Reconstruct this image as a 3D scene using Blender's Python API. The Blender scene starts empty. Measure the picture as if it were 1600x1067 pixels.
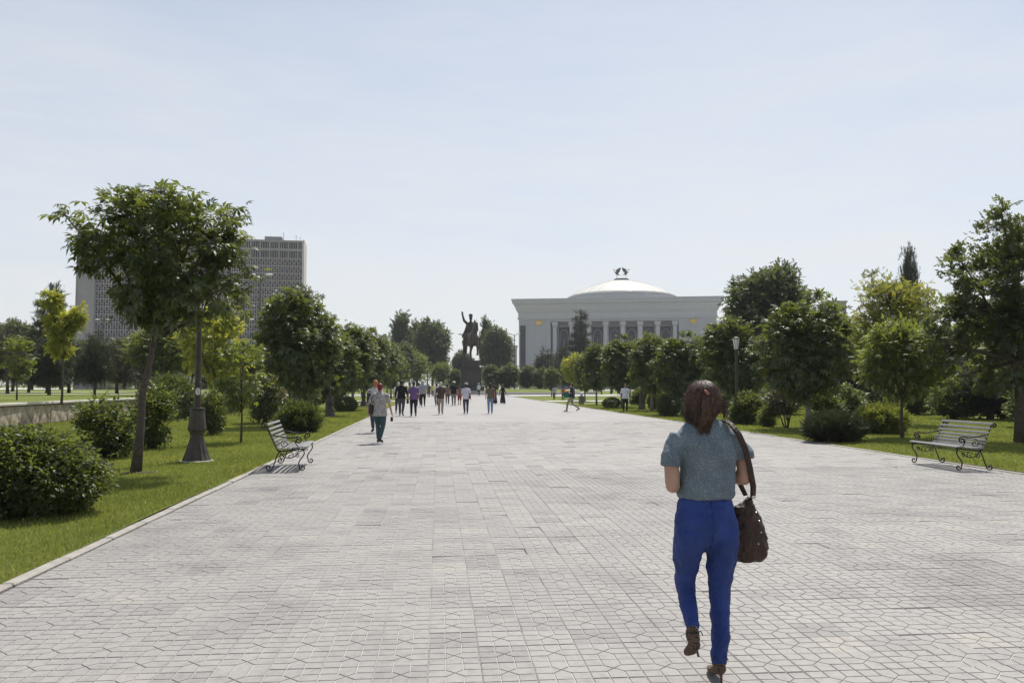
import bpy, bmesh, math, random
import numpy as np
from mathutils import Vector, Matrix

# ------------------------------------------------------------------ camera, sky, sun, exposure
SC = bpy.context.scene
COL = SC.collection
R = math.radians
FPX = 1280.0
CAM = Vector((0, 0, 1.6))
YAW, PITCH = R(5.13), R(3.06)
cam_d = bpy.data.cameras.new('camera')
cam = bpy.data.objects.new('camera', cam_d)
COL.objects.link(cam)
cam.location = CAM
cam.rotation_euler = (math.pi / 2 + PITCH, 0, -YAW)
cam_d.sensor_width = 36
cam_d.lens = FPX / 1600 * 36
cam_d.clip_start = 0.1
cam_d.clip_end = 9000
SC.camera = cam

SUN_EL, SUN_AZ = R(60), R(25)          # azimuth measured from +Y (the way we look) towards +X
world = bpy.data.worlds.new('World')
SC.world = world
world.use_nodes = True
wn = world.node_tree
sky = wn.nodes.new('ShaderNodeTexSky')
sky.sky_type = 'NISHITA'
sky.sun_disc = False
sky.sun_elevation = SUN_EL
sky.sun_rotation = SUN_AZ
sky.air_density = 1.0
sky.dust_density = 0.8
sky.ozone_density = 1.0
bg = wn.nodes['Background']
bg.inputs['Strength'].default_value = 0.118
veil = wn.nodes.new('ShaderNodeMix')            # thin even white veil over the whole sky
veil.data_type = 'RGBA'
tcw = wn.nodes.new('ShaderNodeTexCoord')          # faint streaks of high cirrus everywhere in it
mpw = wn.nodes.new('ShaderNodeMapping')
mpw.inputs['Scale'].default_value = (1.2, 2.2, 7.0)
mpw.inputs['Rotation'].default_value = (0.15, 0.1, 0.5)
nzw = wn.nodes.new('ShaderNodeTexNoise')
nzw.inputs['Scale'].default_value = 2.2
nzw.inputs['Detail'].default_value = 8
nzw.inputs['Roughness'].default_value = 0.62
rmw = wn.nodes.new('ShaderNodeMapRange')
rmw.inputs['From Min'].default_value = 0.35
rmw.inputs['From Max'].default_value = 0.75
rmw.inputs['To Min'].default_value = 0.84
rmw.inputs['To Max'].default_value = 1.20
wn.links.new(tcw.outputs['Generated'], mpw.inputs['Vector'])
wn.links.new(mpw.outputs['Vector'], nzw.inputs['Vector'])
wn.links.new(nzw.outputs['Fac'], rmw.inputs['Value'])
sxyz = wn.nodes.new('ShaderNodeSeparateXYZ')       # the haze veil thins from the horizon up to the zenith
wn.links.new(tcw.outputs['Generated'], sxyz.inputs['Vector'])
thin = wn.nodes.new('ShaderNodeMapRange')
thin.interpolation_type = 'SMOOTHSTEP'
thin.inputs['From Min'].default_value = 0.0
thin.inputs['From Max'].default_value = 1.0
thin.inputs['To Min'].default_value = 0.86
thin.inputs['To Max'].default_value = 0.0
wn.links.new(sxyz.outputs['Z'], thin.inputs['Value'])
mulw = wn.nodes.new('ShaderNodeMath')
mulw.operation = 'MULTIPLY'
wn.links.new(thin.outputs['Result'], mulw.inputs[0])
wn.links.new(rmw.outputs['Result'], mulw.inputs[1])
wn.links.new(mulw.outputs['Value'], veil.inputs['Factor'])
veil.inputs['B'].default_value = (6.65, 6.75, 6.9, 1)
wn.links.new(sky.outputs['Color'], veil.inputs['A'])
wn.links.new(veil.outputs['Result'], bg.inputs['Color'])

sun_d = bpy.data.lights.new('sun', 'SUN')
sun_d.energy = 5.0
sun_d.angle = R(0.55)
sun_d.color = (1.0, 0.955, 0.88)
sun = bpy.data.objects.new('sun', sun_d)
COL.objects.link(sun)
sd = Vector((math.sin(SUN_AZ) * math.cos(SUN_EL), math.cos(SUN_AZ) * math.cos(SUN_EL), math.sin(SUN_EL)))
sun.rotation_euler = sd.to_track_quat('Z', 'Y').to_euler()
sun.location = sd * 100

vs = SC.view_settings
vs.view_transform = 'Standard'
vs.look = 'None'
vs.exposure = 0.07
vs.gamma = 1.0
vs.use_curve_mapping = False
cy = SC.cycles
cy.max_bounces = 6
cy.diffuse_bounces = 3
cy.glossy_bounces = 2
cy.transmission_bounces = 4
cy.transparent_max_bounces = 4
cy.volume_bounces = 0
cy.caustics_reflective = False
cy.caustics_refractive = False
cy.sample_clamp_indirect = 4

# ------------------------------------------------------------------ helpers
rng = np.random.default_rng(11)
random.seed(5)
_F = Vector((math.sin(YAW) * math.cos(PITCH), math.cos(YAW) * math.cos(PITCH), math.sin(PITCH)))
_R = Vector((math.cos(YAW), -math.sin(YAW), 0))
_U = _R.cross(_F)


def ray(u, v):
    return _F + _R * ((u - 800) / FPX) + _U * ((533.5 - v) / FPX)


def gp(u, v, z=0.0):
    """point of the level z seen at photograph pixel u, v"""
    d = ray(u, v)
    t = (z - CAM.z) / d.z
    return CAM + d * t


def dp(u, v, depth):
    """point at axial depth seen at photograph pixel u, v"""
    return CAM + ray(u, v) * depth


def depth_of(p):
    return (Vector(p) - CAM).dot(_F)


def node_mat(name):
    m = bpy.data.materials.new(name)
    m.use_nodes = True
    nt = m.node_tree
    return m, nt, nt.nodes['Principled BSDF']


def N(nt, kind, **kw):
    n = nt.nodes.new(kind)
    for k, v in kw.items():
        if k in n.inputs:
            n.inputs[k].default_value = v
        else:
            setattr(n, k, v)
    return n


def ramp(nt, stops):
    n = nt.nodes.new('ShaderNodeValToRGB')
    cr = n.color_ramp
    while len(cr.elements) > 1:
        cr.elements.remove(cr.elements[-1])
    cr.elements[0].position = stops[0][0]
    cr.elements[0].color = (*stops[0][1], 1)
    for p, c in stops[1:]:
        e = cr.elements.new(p)
        e.color = (*c, 1)
    return n


def mat(name, col, rough=0.7, var=0.15, scale=6.0, bump=0.0, bscale=40.0, metal=0.0, spec=0.4, col2=None, coat=0.0):
    """plain surface with a noise-driven colour variation and fine relief"""
    m, nt, b = node_mat(name)
    L = nt.links.new
    tc = N(nt, 'ShaderNodeTexCoord')
    nz = N(nt, 'ShaderNodeTexNoise', Scale=scale, Detail=6.0, Roughness=0.6)
    L(tc.outputs['Object'], nz.inputs['Vector'])
    lo = tuple(c * (1 - var) for c in col)
    hi = tuple(min(1, c * (1 + var)) for c in (col2 or col))
    r = ramp(nt, [(0.3, lo), (0.7, hi)])
    L(nz.outputs['Fac'], r.inputs['Fac'])
    L(r.outputs['Color'], b.inputs['Base Color'])
    b.inputs['Roughness'].default_value = rough
    b.inputs['Metallic'].default_value = metal
    b.inputs['Specular IOR Level'].default_value = spec
    if coat:
        b.inputs['Coat Weight'].default_value = coat
    if bump:
        n2 = N(nt, 'ShaderNodeTexNoise', Scale=bscale, Detail=5.0)
        L(tc.outputs['Object'], n2.inputs['Vector'])
        bp = N(nt, 'ShaderNodeBump', Strength=bump, Distance=0.02)
        L(n2.outputs['Fac'], bp.inputs['Height'])
        L(bp.outputs['Normal'], b.inputs['Normal'])
    return m


def leaf_mat(name, dark, light, transl=(0.2, 0.3, 0.03), tw=0.35, gloss=0.06, rough=0.45):
    """leaf: diffuse + light through the blade + a little sheen; every leaf carries its own tint value"""
    m, nt, b = node_mat(name)
    L = nt.links.new
    nt.nodes.remove(b)
    out = nt.nodes['Material Output']
    at = N(nt, 'ShaderNodeAttribute', attribute_name='tint')
    r = ramp(nt, [(0.0, dark), (1.0, light)])
    L(at.outputs['Fac'], r.inputs['Fac'])
    dif = N(nt, 'ShaderNodeBsdfDiffuse')
    L(r.outputs['Color'], dif.inputs['Color'])
    tr = N(nt, 'ShaderNodeBsdfTranslucent')
    r2 = ramp(nt, [(0.0, tuple(c * 0.7 for c in transl)), (1.0, transl)])
    L(at.outputs['Fac'], r2.inputs['Fac'])
    L(r2.outputs['Color'], tr.inputs['Color'])
    mx = N(nt, 'ShaderNodeMixShader')
    mx.inputs['Fac'].default_value = tw
    L(dif.outputs[0], mx.inputs[1])
    L(tr.outputs[0], mx.inputs[2])
    gl = N(nt, 'ShaderNodeBsdfGlossy', Roughness=rough)
    gl.inputs['Color'].default_value = (0.9, 0.95, 0.85, 1)
    mx2 = N(nt, 'ShaderNodeMixShader')
    mx2.inputs['Fac'].default_value = gloss
    L(mx.outputs[0], mx2.inputs[1])
    L(gl.outputs[0], mx2.inputs[2])
    L(mx2.outputs[0], out.inputs['Surface'])
    return m


def tag(o, label=None, cat=None, group=None, kind=None):
    if label:
        o['label'] = label
    if cat:
        o['category'] = cat
    if group:
        o['group'] = group
    if kind:
        o['kind'] = kind
    return o


def empty(name, loc=(0, 0, 0), rz=0.0, label=None, cat=None, group=None):
    o = bpy.data.objects.new(name, None)
    COL.objects.link(o)
    o.location = loc
    o.rotation_euler = (0, 0, rz)
    o.empty_display_size = 0.2
    return tag(o, label, cat, group)


def link(name, me, m, parent=None, smooth=False):
    if m is not None and not me.materials:
        for x in (m if isinstance(m, (list, tuple)) else [m]):
            me.materials.append(x)
    if smooth:
        me.polygons.foreach_set('use_smooth', [True] * len(me.polygons))
    o = bpy.data.objects.new(name, me)
    COL.objects.link(o)
    if parent is not None:
        o.parent = parent
    return o


class MB:
    """collects shapes into one mesh"""

    def __init__(s):
        s.v, s.f, s.mi = [], [], []
        s.cur = 0

    def add(s, vs_, fs):
        o = len(s.v)
        s.v += [tuple(x) for x in vs_]
        s.f += [tuple(i + o for i in f) for f in fs]
        s.mi += [s.cur] * len(fs)
        return s

    def box(s, c, d, rz=0.0, bev=0.0, taper=1.0, M=None):
        x, y, z = d[0] / 2, d[1] / 2, d[2] / 2
        if bev <= 0:
            vs_ = [Vector((sx * x * (taper if sz > 0 else 1), sy * y * (taper if sz > 0 else 1), sz * z))
                   for sz in (-1, 1) for sx, sy in ((-1, -1), (1, -1), (1, 1), (-1, 1))]
            fs = [(3, 2, 1, 0), (4, 5, 6, 7), (0, 1, 5, 4), (1, 2, 6, 5), (2, 3, 7, 6), (3, 0, 4, 7)]
        else:
            b = min(bev, x * .9, y * .9, z * .9)
            vs_, fs = [], []
            rings = [(-z, b), (-z + b, 0), (z - b, 0), (z, b)]
            for zz, ins in rings:
                xx, yy = x - ins, y - ins
                c2 = b * 0.7 if ins == 0 else b * 0.5
                vs_ += [Vector(p) for p in ((-xx + c2, -yy, zz), (xx - c2, -yy, zz), (xx, -yy + c2, zz), (xx, yy - c2, zz),
                                            (xx - c2, yy, zz), (-xx + c2, yy, zz), (-xx, yy - c2, zz), (-xx, -yy + c2, zz))]
            for r_ in range(3):
                for i in range(8):
                    j = (i + 1) % 8
                    fs.append((r_ * 8 + i, r_ * 8 + j, r_ * 8 + 8 + j, r_ * 8 + 8 + i))
            fs += [tuple(range(7, -1, -1)), tuple(range(24, 32))]
        if rz:
            m_ = Matrix.Rotation(rz, 3, 'Z')
            vs_ = [m_ @ p for p in vs_]
        if M is not None:
            vs_ = [M @ p for p in vs_]
        cc = Vector(c)
        return s.add([p + cc for p in vs_], fs)

    def tube(s, pts, rad, seg=8, cap=True, flat=None):
        """tube through pts; rad a number or list; flat=(axis vector, ratio) squeezes it along an axis"""
        pts = [Vector(p) for p in pts]
        n = len(pts)
        rad = [rad] * n if isinstance(rad, (int, float)) else rad
        vs_, fs = [], []
        prev = None
        for i, p in enumerate(pts):
            t = (pts[min(i + 1, n - 1)] - pts[max(i - 1, 0)])
            t = t.normalized() if t.length > 1e-9 else Vector((0, 0, 1))
            if prev is None:
                a = Vector((1, 0, 0)) if abs(t.x) < 0.9 else Vector((0, 1, 0))
                u = (a - t * a.dot(t)).normalized()
            else:
                u = (prev - t * prev.dot(t))
                u = u.normalized() if u.length > 1e-6 else prev
            prev = u
            w = t.cross(u)
            for k in range(seg):
                an = 2 * math.pi * k / seg
                vs_.append(p + (u * math.cos(an) + w * math.sin(an)) * rad[i])
        for i in range(n - 1):
            for k in range(seg):
                k2 = (k + 1) % seg
                fs.append((i * seg + k, i * seg + k2, (i + 1) * seg + k2, (i + 1) * seg + k))
        if cap:
            fs.append(tuple(range(seg - 1, -1, -1)))
            fs.append(tuple((n - 1) * seg + k for k in range(seg)))
        return s.add(vs_, fs)

    def loft(s, rings, seg=16, M=None):
        """closed loft; every ring = (centre, rx, ry, axis) - ellipse in the plane across axis ('z' level rings, or a direction)"""
        vs_, fs = [], []
        n = len(rings)
        for c, rx, ry, ax in rings:
            c = Vector(c)
            if ax == 'z':
                u, w = Vector((1, 0, 0)), Vector((0, 1, 0))
            else:
                t = Vector(ax).normalized()
                a = Vector((1, 0, 0)) if abs(t.x) < 0.8 else Vector((0, 1, 0))
                u = (a - t * a.dot(t)).normalized()
                w = t.cross(u)
            for k in range(seg):
                an = 2 * math.pi * k / seg
                p = c + u * math.cos(an) * rx + w * math.sin(an) * ry
                vs_.append(M @ p if M is not None else p)
        for i in range(n - 1):
            for k in range(seg):
                k2 = (k + 1) % seg
                fs.append((i * seg + k, i * seg + k2, (i + 1) * seg + k2, (i + 1) * seg + k))
        fs.append(tuple(range(seg - 1, -1, -1)))
        fs.append(tuple((n - 1) * seg + k for k in range(seg)))
        return s.add(vs_, fs)

    def limb(s, pts, rad, seg=10, M=None):
        """limb with rounded ends through joints; rad entries number or (rx, ry)"""
        pts = [Vector(p) for p in pts]
        n = len(pts)
        rr = [(r_, r_) if isinstance(r_, (int, float)) else r_ for r_ in rad]
        rings = []
        d0 = (pts[1] - pts[0]).normalized()
        d1 = (pts[-1] - pts[-2]).normalized()
        rings.append((pts[0] - d0 * rr[0][0] * 0.8, rr[0][0] * .45, rr[0][1] * .45, d0))
        for i, p in enumerate(pts):
            t = (pts[min(i + 1, n - 1)] - pts[max(i - 1, 0)]).normalized()
            rings.append((p, rr[i][0], rr[i][1], t))
        rings.append((pts[-1] + d1 * rr[-1][0] * 0.8, rr[-1][0] * .45, rr[-1][1] * .45, d1))
        return s.loft(rings, seg, M)

    def ball(s, c, r3, seg=14, rings=9, M=None):
        rs = []
        for i in range(rings):
            a = -math.pi / 2 + math.pi * (i + 0.35) / (rings - 0.3)
            rs.append((Vector((0, 0, math.sin(a) * r3[2])), max(1e-4, math.cos(a)) * r3[0], max(1e-4, math.cos(a)) * r3[1], 'z'))
        rs2 = []
        o = len(s.v)
        s.loft(rs, seg)
        cc = Vector(c)
        for i in range(o, len(s.v)):
            p = Vector(s.v[i])
            if M is not None:
                p = M @ p
            s.v[i] = tuple(p + cc)
        return s

    def lathe(s, prof, seg=20, c=(0, 0, 0), flute=0.0):
        """profile [(r, z)] turned about z"""
        vs_, fs = [], []
        n = len(prof)
        for r_, z in prof:
            for k in range(seg):
                an = 2 * math.pi * k / seg
                q = r_ * (1 - flute * (k % 2))
                vs_.append(Vector((c[0] + q * math.cos(an), c[1] + q * math.sin(an), c[2] + z)))
        for i in range(n - 1):
            for k in range(seg):
                k2 = (k + 1) % seg
                fs.append((i * seg + k, i * seg + k2, (i + 1) * seg + k2, (i + 1) * seg + k))
        fs.append(tuple(range(seg - 1, -1, -1)))
        fs.append(tuple((n - 1) * seg + k for k in range(seg)))
        return s.add(vs_, fs)

    def prism(s, poly, axis, a, b):
        """polygon (2-D) pushed along axis from a to b; 'y': poly is (x,z); 'x': (y,z); 'z': (x,y)"""
        def q(p, t):
            return {'y': (p[0], t, p[1]), 'x': (t, p[0], p[1]), 'z': (p[0], p[1], t)}[axis]
        n = len(poly)
        vs_ = [q(p, a) for p in poly] + [q(p, b) for p in poly]
        fs = [tuple(range(n - 1, -1, -1)), tuple(range(n, 2 * n))]
        fs += [(i, (i + 1) % n, n + (i + 1) % n, n + i) for i in range(n)]
        return s.add(vs_, fs)

    def mesh(s, name):
        me = bpy.data.meshes.new(name)
        me.from_pydata(s.v, [], s.f)
        if any(s.mi):
            me.polygons.foreach_set('material_index', s.mi)
        me.update()
        bm = bmesh.new()
        bm.from_mesh(me)
        bmesh.ops.recalc_face_normals(bm, faces=bm.faces)
        bm.to_mesh(me)
        bm.free()
        return me

    def build(s, name, m, parent=None, smooth=False):
        return link(name, s.mesh(name), m, parent, smooth)


def remeshed(mb, name, m, parent, voxel, smooth=4, disp=None):
    """one continuous skin grown over the overlapping limbs in mb"""
    me = mb.mesh(name)
    o = link(name, me, m, parent)
    a = o.modifiers.new('skin', 'REMESH')
    a.mode = 'VOXEL'
    a.voxel_size = voxel
    a.use_smooth_shade = True
    b = o.modifiers.new('relax', 'SMOOTH')
    b.factor = 0.5
    b.iterations = smooth
    if disp:
        t = bpy.data.textures.new(name + '_folds', 'CLOUDS')
        t.noise_scale = disp[1]
        t.noise_depth = 1
        d = o.modifiers.new('folds', 'DISPLACE')
        d.texture = t
        d.strength = disp[0]
        d.mid_level = 0.5
        d.texture_coords = 'LOCAL'
    return o


def copy_tree(o, parent=None):
    c = o.copy()
    COL.objects.link(c)
    c.parent = parent
    for ch in o.children:
        copy_tree(ch, c)
    return c


def raw_mesh(name, V, F, tint=None, nside=None):
    """fast mesh from arrays; F (n,k)"""
    me = bpy.data.meshes.new(name)
    nv, nf, k = len(V), len(F), F.shape[1]
    me.vertices.add(nv)
    me.vertices.foreach_set('co', np.ascontiguousarray(V, dtype=np.float32).ravel())
    me.loops.add(nf * k)
    me.loops.foreach_set('vertex_index', np.ascontiguousarray(F, dtype=np.int32).ravel())
    me.polygons.add(nf)
    me.polygons.foreach_set('loop_start', np.arange(0, nf * k, k, dtype=np.int32))
    me.polygons.foreach_set('loop_total', np.full(nf, k, dtype=np.int32))
    me.update(calc_edges=True)
    if tint is not None:
        a = me.attributes.new('tint', 'FLOAT', 'POINT')
        a.data.foreach_set('value', np.ascontiguousarray(tint, dtype=np.float32))
    return me

# ------------------------------------------------------------------ surfaces of the setting
def slab_material(name, attr):
    m, nt, b = node_mat(name)
    L = nt.links.new
    geo = N(nt, 'ShaderNodeNewGeometry')
    if attr:
        a = N(nt, 'ShaderNodeAttribute', attribute_name='tint')
        f = a.outputs['Fac']
    else:
        a = N(nt, 'ShaderNodeObjectInfo')
        f = a.outputs['Random']
    r = ramp(nt, [(0.0, (0.262, 0.250, 0.238)), (0.15, (0.305, 0.289, 0.272)), (0.55, (0.322, 0.304, 0.284)), (0.97, (0.336, 0.316, 0.293)), (1.0, (0.365, 0.340, 0.304))])
    L(f, r.inputs['Fac'])
    # grime and wear in patches of its own shape
    n1 = N(nt, 'ShaderNodeTexNoise', Scale=0.55, Detail=7.0, Roughness=0.65)
    n2 = N(nt, 'ShaderNodeTexNoise', Scale=14.0, Detail=5.0, Roughness=0.7)
    n3 = N(nt, 'ShaderNodeTexNoise', Scale=180.0, Detail=3.0)
    for n in (n1, n2, n3):
        L(geo.outputs['Position'], n.inputs['Vector'])
    g1 = ramp(nt, [(0.34, (0.76, 0.76, 0.77)), (0.46, (.95, .95, .95)), (0.56, (1, 1, 1))])
    L(n1.outputs['Fac'], g1.inputs['Fac'])
    g2 = ramp(nt, [(0.30, (0.78, 0.77, 0.76)), (0.52, (1.0, 1.0, .99)), (0.72, (1.08, 1.07, 1.05))])
    L(n2.outputs['Fac'], g2.inputs['Fac'])
    g3 = ramp(nt, [(0.35, (0.88, 0.88, 0.88)), (0.65, (1.06, 1.06, 1.06))])
    L(n3.outputs['Fac'], g3.inputs['Fac'])
    vg = N(nt, 'ShaderNodeTexVoronoi', Scale=1.7)          # trodden gum and oil spots
    L(geo.outputs['Position'], vg.inputs['Vector'])
    g4 = ramp(nt, [(0.018, (.62, .61, .60)), (0.035, (1, 1, 1))])
    L(vg.outputs['Distance'], g4.inputs['Fac'])
    c = r.outputs['Color']
    for g in (g1, g2, g3, g4):
        mx = N(nt, 'ShaderNodeMix', data_type='RGBA', blend_type='MULTIPLY')
        mx.inputs['Factor'].default_value = 1.0
        L(c, mx.inputs['A'])
        L(g.outputs['Color'], mx.inputs['B'])
        c = mx.outputs['Result']
    L(c, b.inputs['Base Color'])
    b.inputs['Roughness'].default_value = 0.62
    b.inputs['Specular IOR Level'].default_value = 0.35
    bp = N(nt, 'ShaderNodeBump', Strength=0.25, Distance=0.004)
    L(n3.outputs['Fac'], bp.inputs['Height'])
    L(bp.outputs['Normal'], b.inputs['Normal'])
    return m


M_SLAB = slab_material('paving_slab', False)
M_SLAB_A = slab_material('paving_slab_far', True)


def far_paving_material():
    m, nt, b = node_mat('paving_distance')
    L = nt.links.new
    geo = N(nt, 'ShaderNodeNewGeometry')
    br = N(nt, 'ShaderNodeTexBrick', Scale=1.0)
    br.offset = 0.0
    br.inputs['Color1'].default_value = (0.296, 0.279, 0.261, 1)
    br.inputs['Color2'].default_value = (0.316, 0.298, 0.277, 1)
    br.inputs['Mortar'].default_value = (0.25, 0.24, 0.23, 1)
    br.inputs['Mortar Size'].default_value = 0.004
    br.inputs['Brick Width'].default_value = 0.3
    br.inputs['Row Height'].default_value = 0.3
    mp = N(nt, 'ShaderNodeMapping')
    mp.inputs['Location'].default_value = (0.05, 0, 0)
    L(geo.outputs['Position'], mp.inputs['Vector'])
    L(mp.outputs['Vector'], br.inputs['Vector'])
    n1 = N(nt, 'ShaderNodeTexNoise', Scale=0.4, Detail=7.0, Roughness=0.65)
    L(geo.outputs['Position'], n1.inputs['Vector'])
    g1 = ramp(nt, [(0.36, (0.86, 0.86, 0.87)), (0.55, (1, 1, 1))])
    L(n1.outputs['Fac'], g1.inputs['Fac'])
    mx = N(nt, 'ShaderNodeMix', data_type='RGBA', blend_type='MULTIPLY')
    mx.inputs['Factor'].default_value = 1.0
    L(br.outputs['Color'], mx.inputs['A'])
    L(g1.outputs['Color'], mx.inputs['B'])
    L(mx.outputs['Result'], b.inputs['Base Color'])
    b.inputs['Roughness'].default_value = 0.62
    return m


def lawn_material():
    m, nt, b = node_mat('lawn')
    L = nt.links.new
    geo = N(nt, 'ShaderNodeNewGeometry')
    n1 = N(nt, 'ShaderNodeTexNoise', Scale=0.35, Detail=6.0, Roughness=0.6)
    n2 = N(nt, 'ShaderNodeTexNoise', Scale=25.0, Detail=6.0, Roughness=0.75)
    for n in (n1, n2):
        L(geo.outputs['Position'], n.inputs['Vector'])
    r1 = ramp(nt, [(0.3, (0.105, 0.145, 0.024)), (0.5, (0.170, 0.205, 0.040)), (0.72, (0.24, 0.25, 0.066))])
    L(n1.outputs['Fac'], r1.inputs['Fac'])
    r2 = ramp(nt, [(0.3, (0.5, 0.5, 0.45)), (0.7, (1.25, 1.25, 1.2))])
    L(n2.outputs['Fac'], r2.inputs['Fac'])
    mx = N(nt, 'ShaderNodeMix', data_type='RGBA', blend_type='MULTIPLY')
    mx.inputs['Factor'].default_value = 1.0
    L(r1.outputs['Color'], mx.inputs['A'])
    L(r2.outputs['Color'], mx.inputs['B'])
    L(mx.outputs['Result'], b.inputs['Base Color'])
    b.inputs['Roughness'].default_value = 0.9
    b.inputs['Specular IOR Level'].default_value = 0.15
    bp = N(nt, 'ShaderNodeBump', Strength=0.9, Distance=0.06)
    L(n2.outputs['Fac'], bp.inputs['Height'])
    L(bp.outputs['Normal'], b.inputs['Normal'])
    return m


M_LAWN = lawn_material()
M_PAVE_FAR = far_paving_material()
M_KERB = mat('kerb_stone', (0.33, 0.305, 0.27), 0.75, 0.18, 9, 0.3, 60)
M_DUST = mat('dusty_groove', (0.50, 0.475, 0.44), 0.9, 0.15, 8)
M_BED = mat('mortar_bed', (0.24, 0.22, 0.20), 0.9, 0.3, 20)
M_COPING = mat('pale_coping_stone', (0.60, 0.56, 0.50), 0.7, 0.1, 5, 0.2, 50)
M_STONE = mat('rough_brown_stone', (0.27, 0.20, 0.15), 0.85, 0.45, 2.6, 0.8, 9, col2=(0.42, 0.36, 0.29))
M_PATH = mat('pale_path', (0.50, 0.48, 0.44), 0.8, 0.08, 2)

X0, PITCH_S, NCOL = -3.35, 0.30, 46
X1 = X0 + NCOL * PITCH_S                     # right edge of the paved walk


def sheet(name, x0, x1, y0, y1, z, m, nx=1, ny=1, wob=0.0, parent=None):
    xs = np.linspace(x0, x1, nx + 1)
    ys = np.linspace(y0, y1, ny + 1)
    gx, gy = np.meshgrid(xs, ys)
    gz = np.full_like(gx, z)
    if wob:
        gz = gz + wob * (np.sin(gx * 0.9 + 1.3) * np.sin(gy * 0.37) + 0.5 * np.sin(gx * 1.9 + gy * 0.8))
    V = np.stack([gx, gy, gz], -1).reshape(-1, 3)
    i = np.arange(ny)[:, None] * (nx + 1) + np.arange(nx)[None, :]
    F = np.stack([i, i + 1, i + nx + 2, i + nx + 1], -1).reshape(-1, 4)
    me = raw_mesh(name, V, F)
    o = link(name, me, m, parent)
    if parent is None:
        o['kind'] = 'structure'
    return o


sheet('ground', -3500, 3500, -300, 6500, -0.10, M_LAWN)
walk = sheet('paving_bed', X0 - 0.02, X1 + 0.02, -6, 36.1, -0.034, M_BED)
sheet('paving_distance', X0 - 0.02, X1 + 0.02, 36.03, 150, -0.001, M_PAVE_FAR)
lawn_wob = 0.02


def lawn_z(x, y):
    return 0.01 + lawn_wob * (np.sin(x * 0.9 + 1.3) * np.sin(y * 0.37) + 0.5 * np.sin(x * 1.9 + y * 0.8))


sheet('lawn', -16.72, X0 - 0.12, -6, 150, 0.01, M_LAWN, 60, 240, lawn_wob)
sheet('lawn', X1 + 0.12, 120, -6, 150, 0.01, M_LAWN, 160, 200, lawn_wob)
sheet('terrace', -160, -16.9, -6, 150, 0.86, M_LAWN)
for (x0, x1, y0, y1, z) in ((X1 + .15, 110, 78, 83, .05), (X1 + .15, 110, 118, 128, .05), (-16.7, X0 - .15, 79, 83, .05),
                            (-16.7, X0 - .15, 118, 126, .05), (-150, -16.95, 92, 96, .87), (-60, -16.95, 70, 72.5, .87)):
    sheet('side_path', x0, x1, y0, y1, z, M_PATH)

# ---- paving slabs: nine-field pressed pattern, two chevrons meeting in a cross
def slab_geometry(pattern=True):
    mb = MB()
    h = 0.1498
    if not pattern:
        mb.add([(-h, -h, -.03), (h, -h, -.03), (h, h, -.03), (-h, h, -.03), (-h, -h, 0), (h, -h, 0), (h, h, 0), (-h, h, 0)],
               [(4, 5, 6, 7), (0, 1, 5, 4), (1, 2, 6, 5), (2, 3, 7, 6), (3, 0, 4, 7)])
        return mb
    zb = -0.0052
    mb.add([(-h, -h, -.03), (h, -h, -.03), (h, h, -.03), (-h, h, -.03), (-h, -h, zb), (h, -h, zb), (h, h, zb), (-h, h, zb)],
           [(4, 5, 6, 7), (0, 1, 5, 4), (1, 2, 6, 5), (2, 3, 7, 6), (3, 0, 4, 7)])
    a, b = h, 0.05
    polys = []
    for sx in (-1, 1):
        for sy in (-1, 1):
            p = [(sx * a, sy * a), (sx * b, sy * a), (sx * b, sy * b), (sx * a, sy * b)]
            polys.append(p if sx * sy > 0 else p[::-1])
    base = [(-b, -a), (b, -a), (b, -b), (0, 0), (-b, -b)]
    for k in range(4):
        c, s_ = math.cos(k * math.pi / 2), math.sin(k * math.pi / 2)
        polys.append([(x * c - y * s_, x * s_ + y * c) for x, y in base])

    def inset(p, d):
        q = []
        n = len(p)
        for i in range(n):
            p0, p1, p2 = Vector(p[i - 1]), Vector(p[i]), Vector(p[(i + 1) % n])
            e1, e2 = (p1 - p0).normalized(), (p2 - p1).normalized()
            n1, n2 = Vector((-e1.y, e1.x)), Vector((-e2.y, e2.x))
            m_ = (n1 + n2)
            m_ = m_ / max(0.3, m_.length_squared) * 2
            q.append(p1 + m_ * d)
        return q
    for p in polys:
        area = sum(p[i - 1][0] * p[i][1] - p[i][0] * p[i - 1][1] for i in range(len(p)))
        if area < 0:
            p = p[::-1]
        lo, hi = inset(p, 0.0022), inset(p, 0.0048)
        n = len(p)
        mb.add([(q[0], q[1], zb) for q in lo] + [(q[0], q[1], 0) for q in hi],
               [tuple(range(n, 2 * n))] + [(i, (i + 1) % n, n + (i + 1) % n, n + i) for i in range(n)])
    return mb


_pat, _flat = slab_geometry(True), slab_geometry(False)
slab_me = bpy.data.meshes.new('paving_slab')
slab_me.from_pydata(_pat.v, [], _pat.f)
slab_me.materials.append(M_SLAB)
slab_me.materials.append(M_DUST)
slab_me.polygons[0].material_index = 1
cells = []
yrow0 = 0.02
for j in range(-8, 120):
    for i in range(NCOL):
        x, y = X0 + (i + .5) * PITCH_S, yrow0 + (j + .5) * PITCH_S
        d = depth_of((x, y, 0))
        q = Vector((x, y, 0)) - CAM
        vis = d > 1 and abs(q.dot(_R) / d) < 0.66 and (533.5 - q.dot(_U) / d * FPX) < 1085
        cells.append((d if vis else 1e6, x, y, i, j))
cells.sort()
paving = empty('paving')
paving['kind'] = 'structure'
stuffV, stuffF, stuffT, nV = [], [], [], 0
flatV, flatF, flatT = [], [], []


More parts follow.
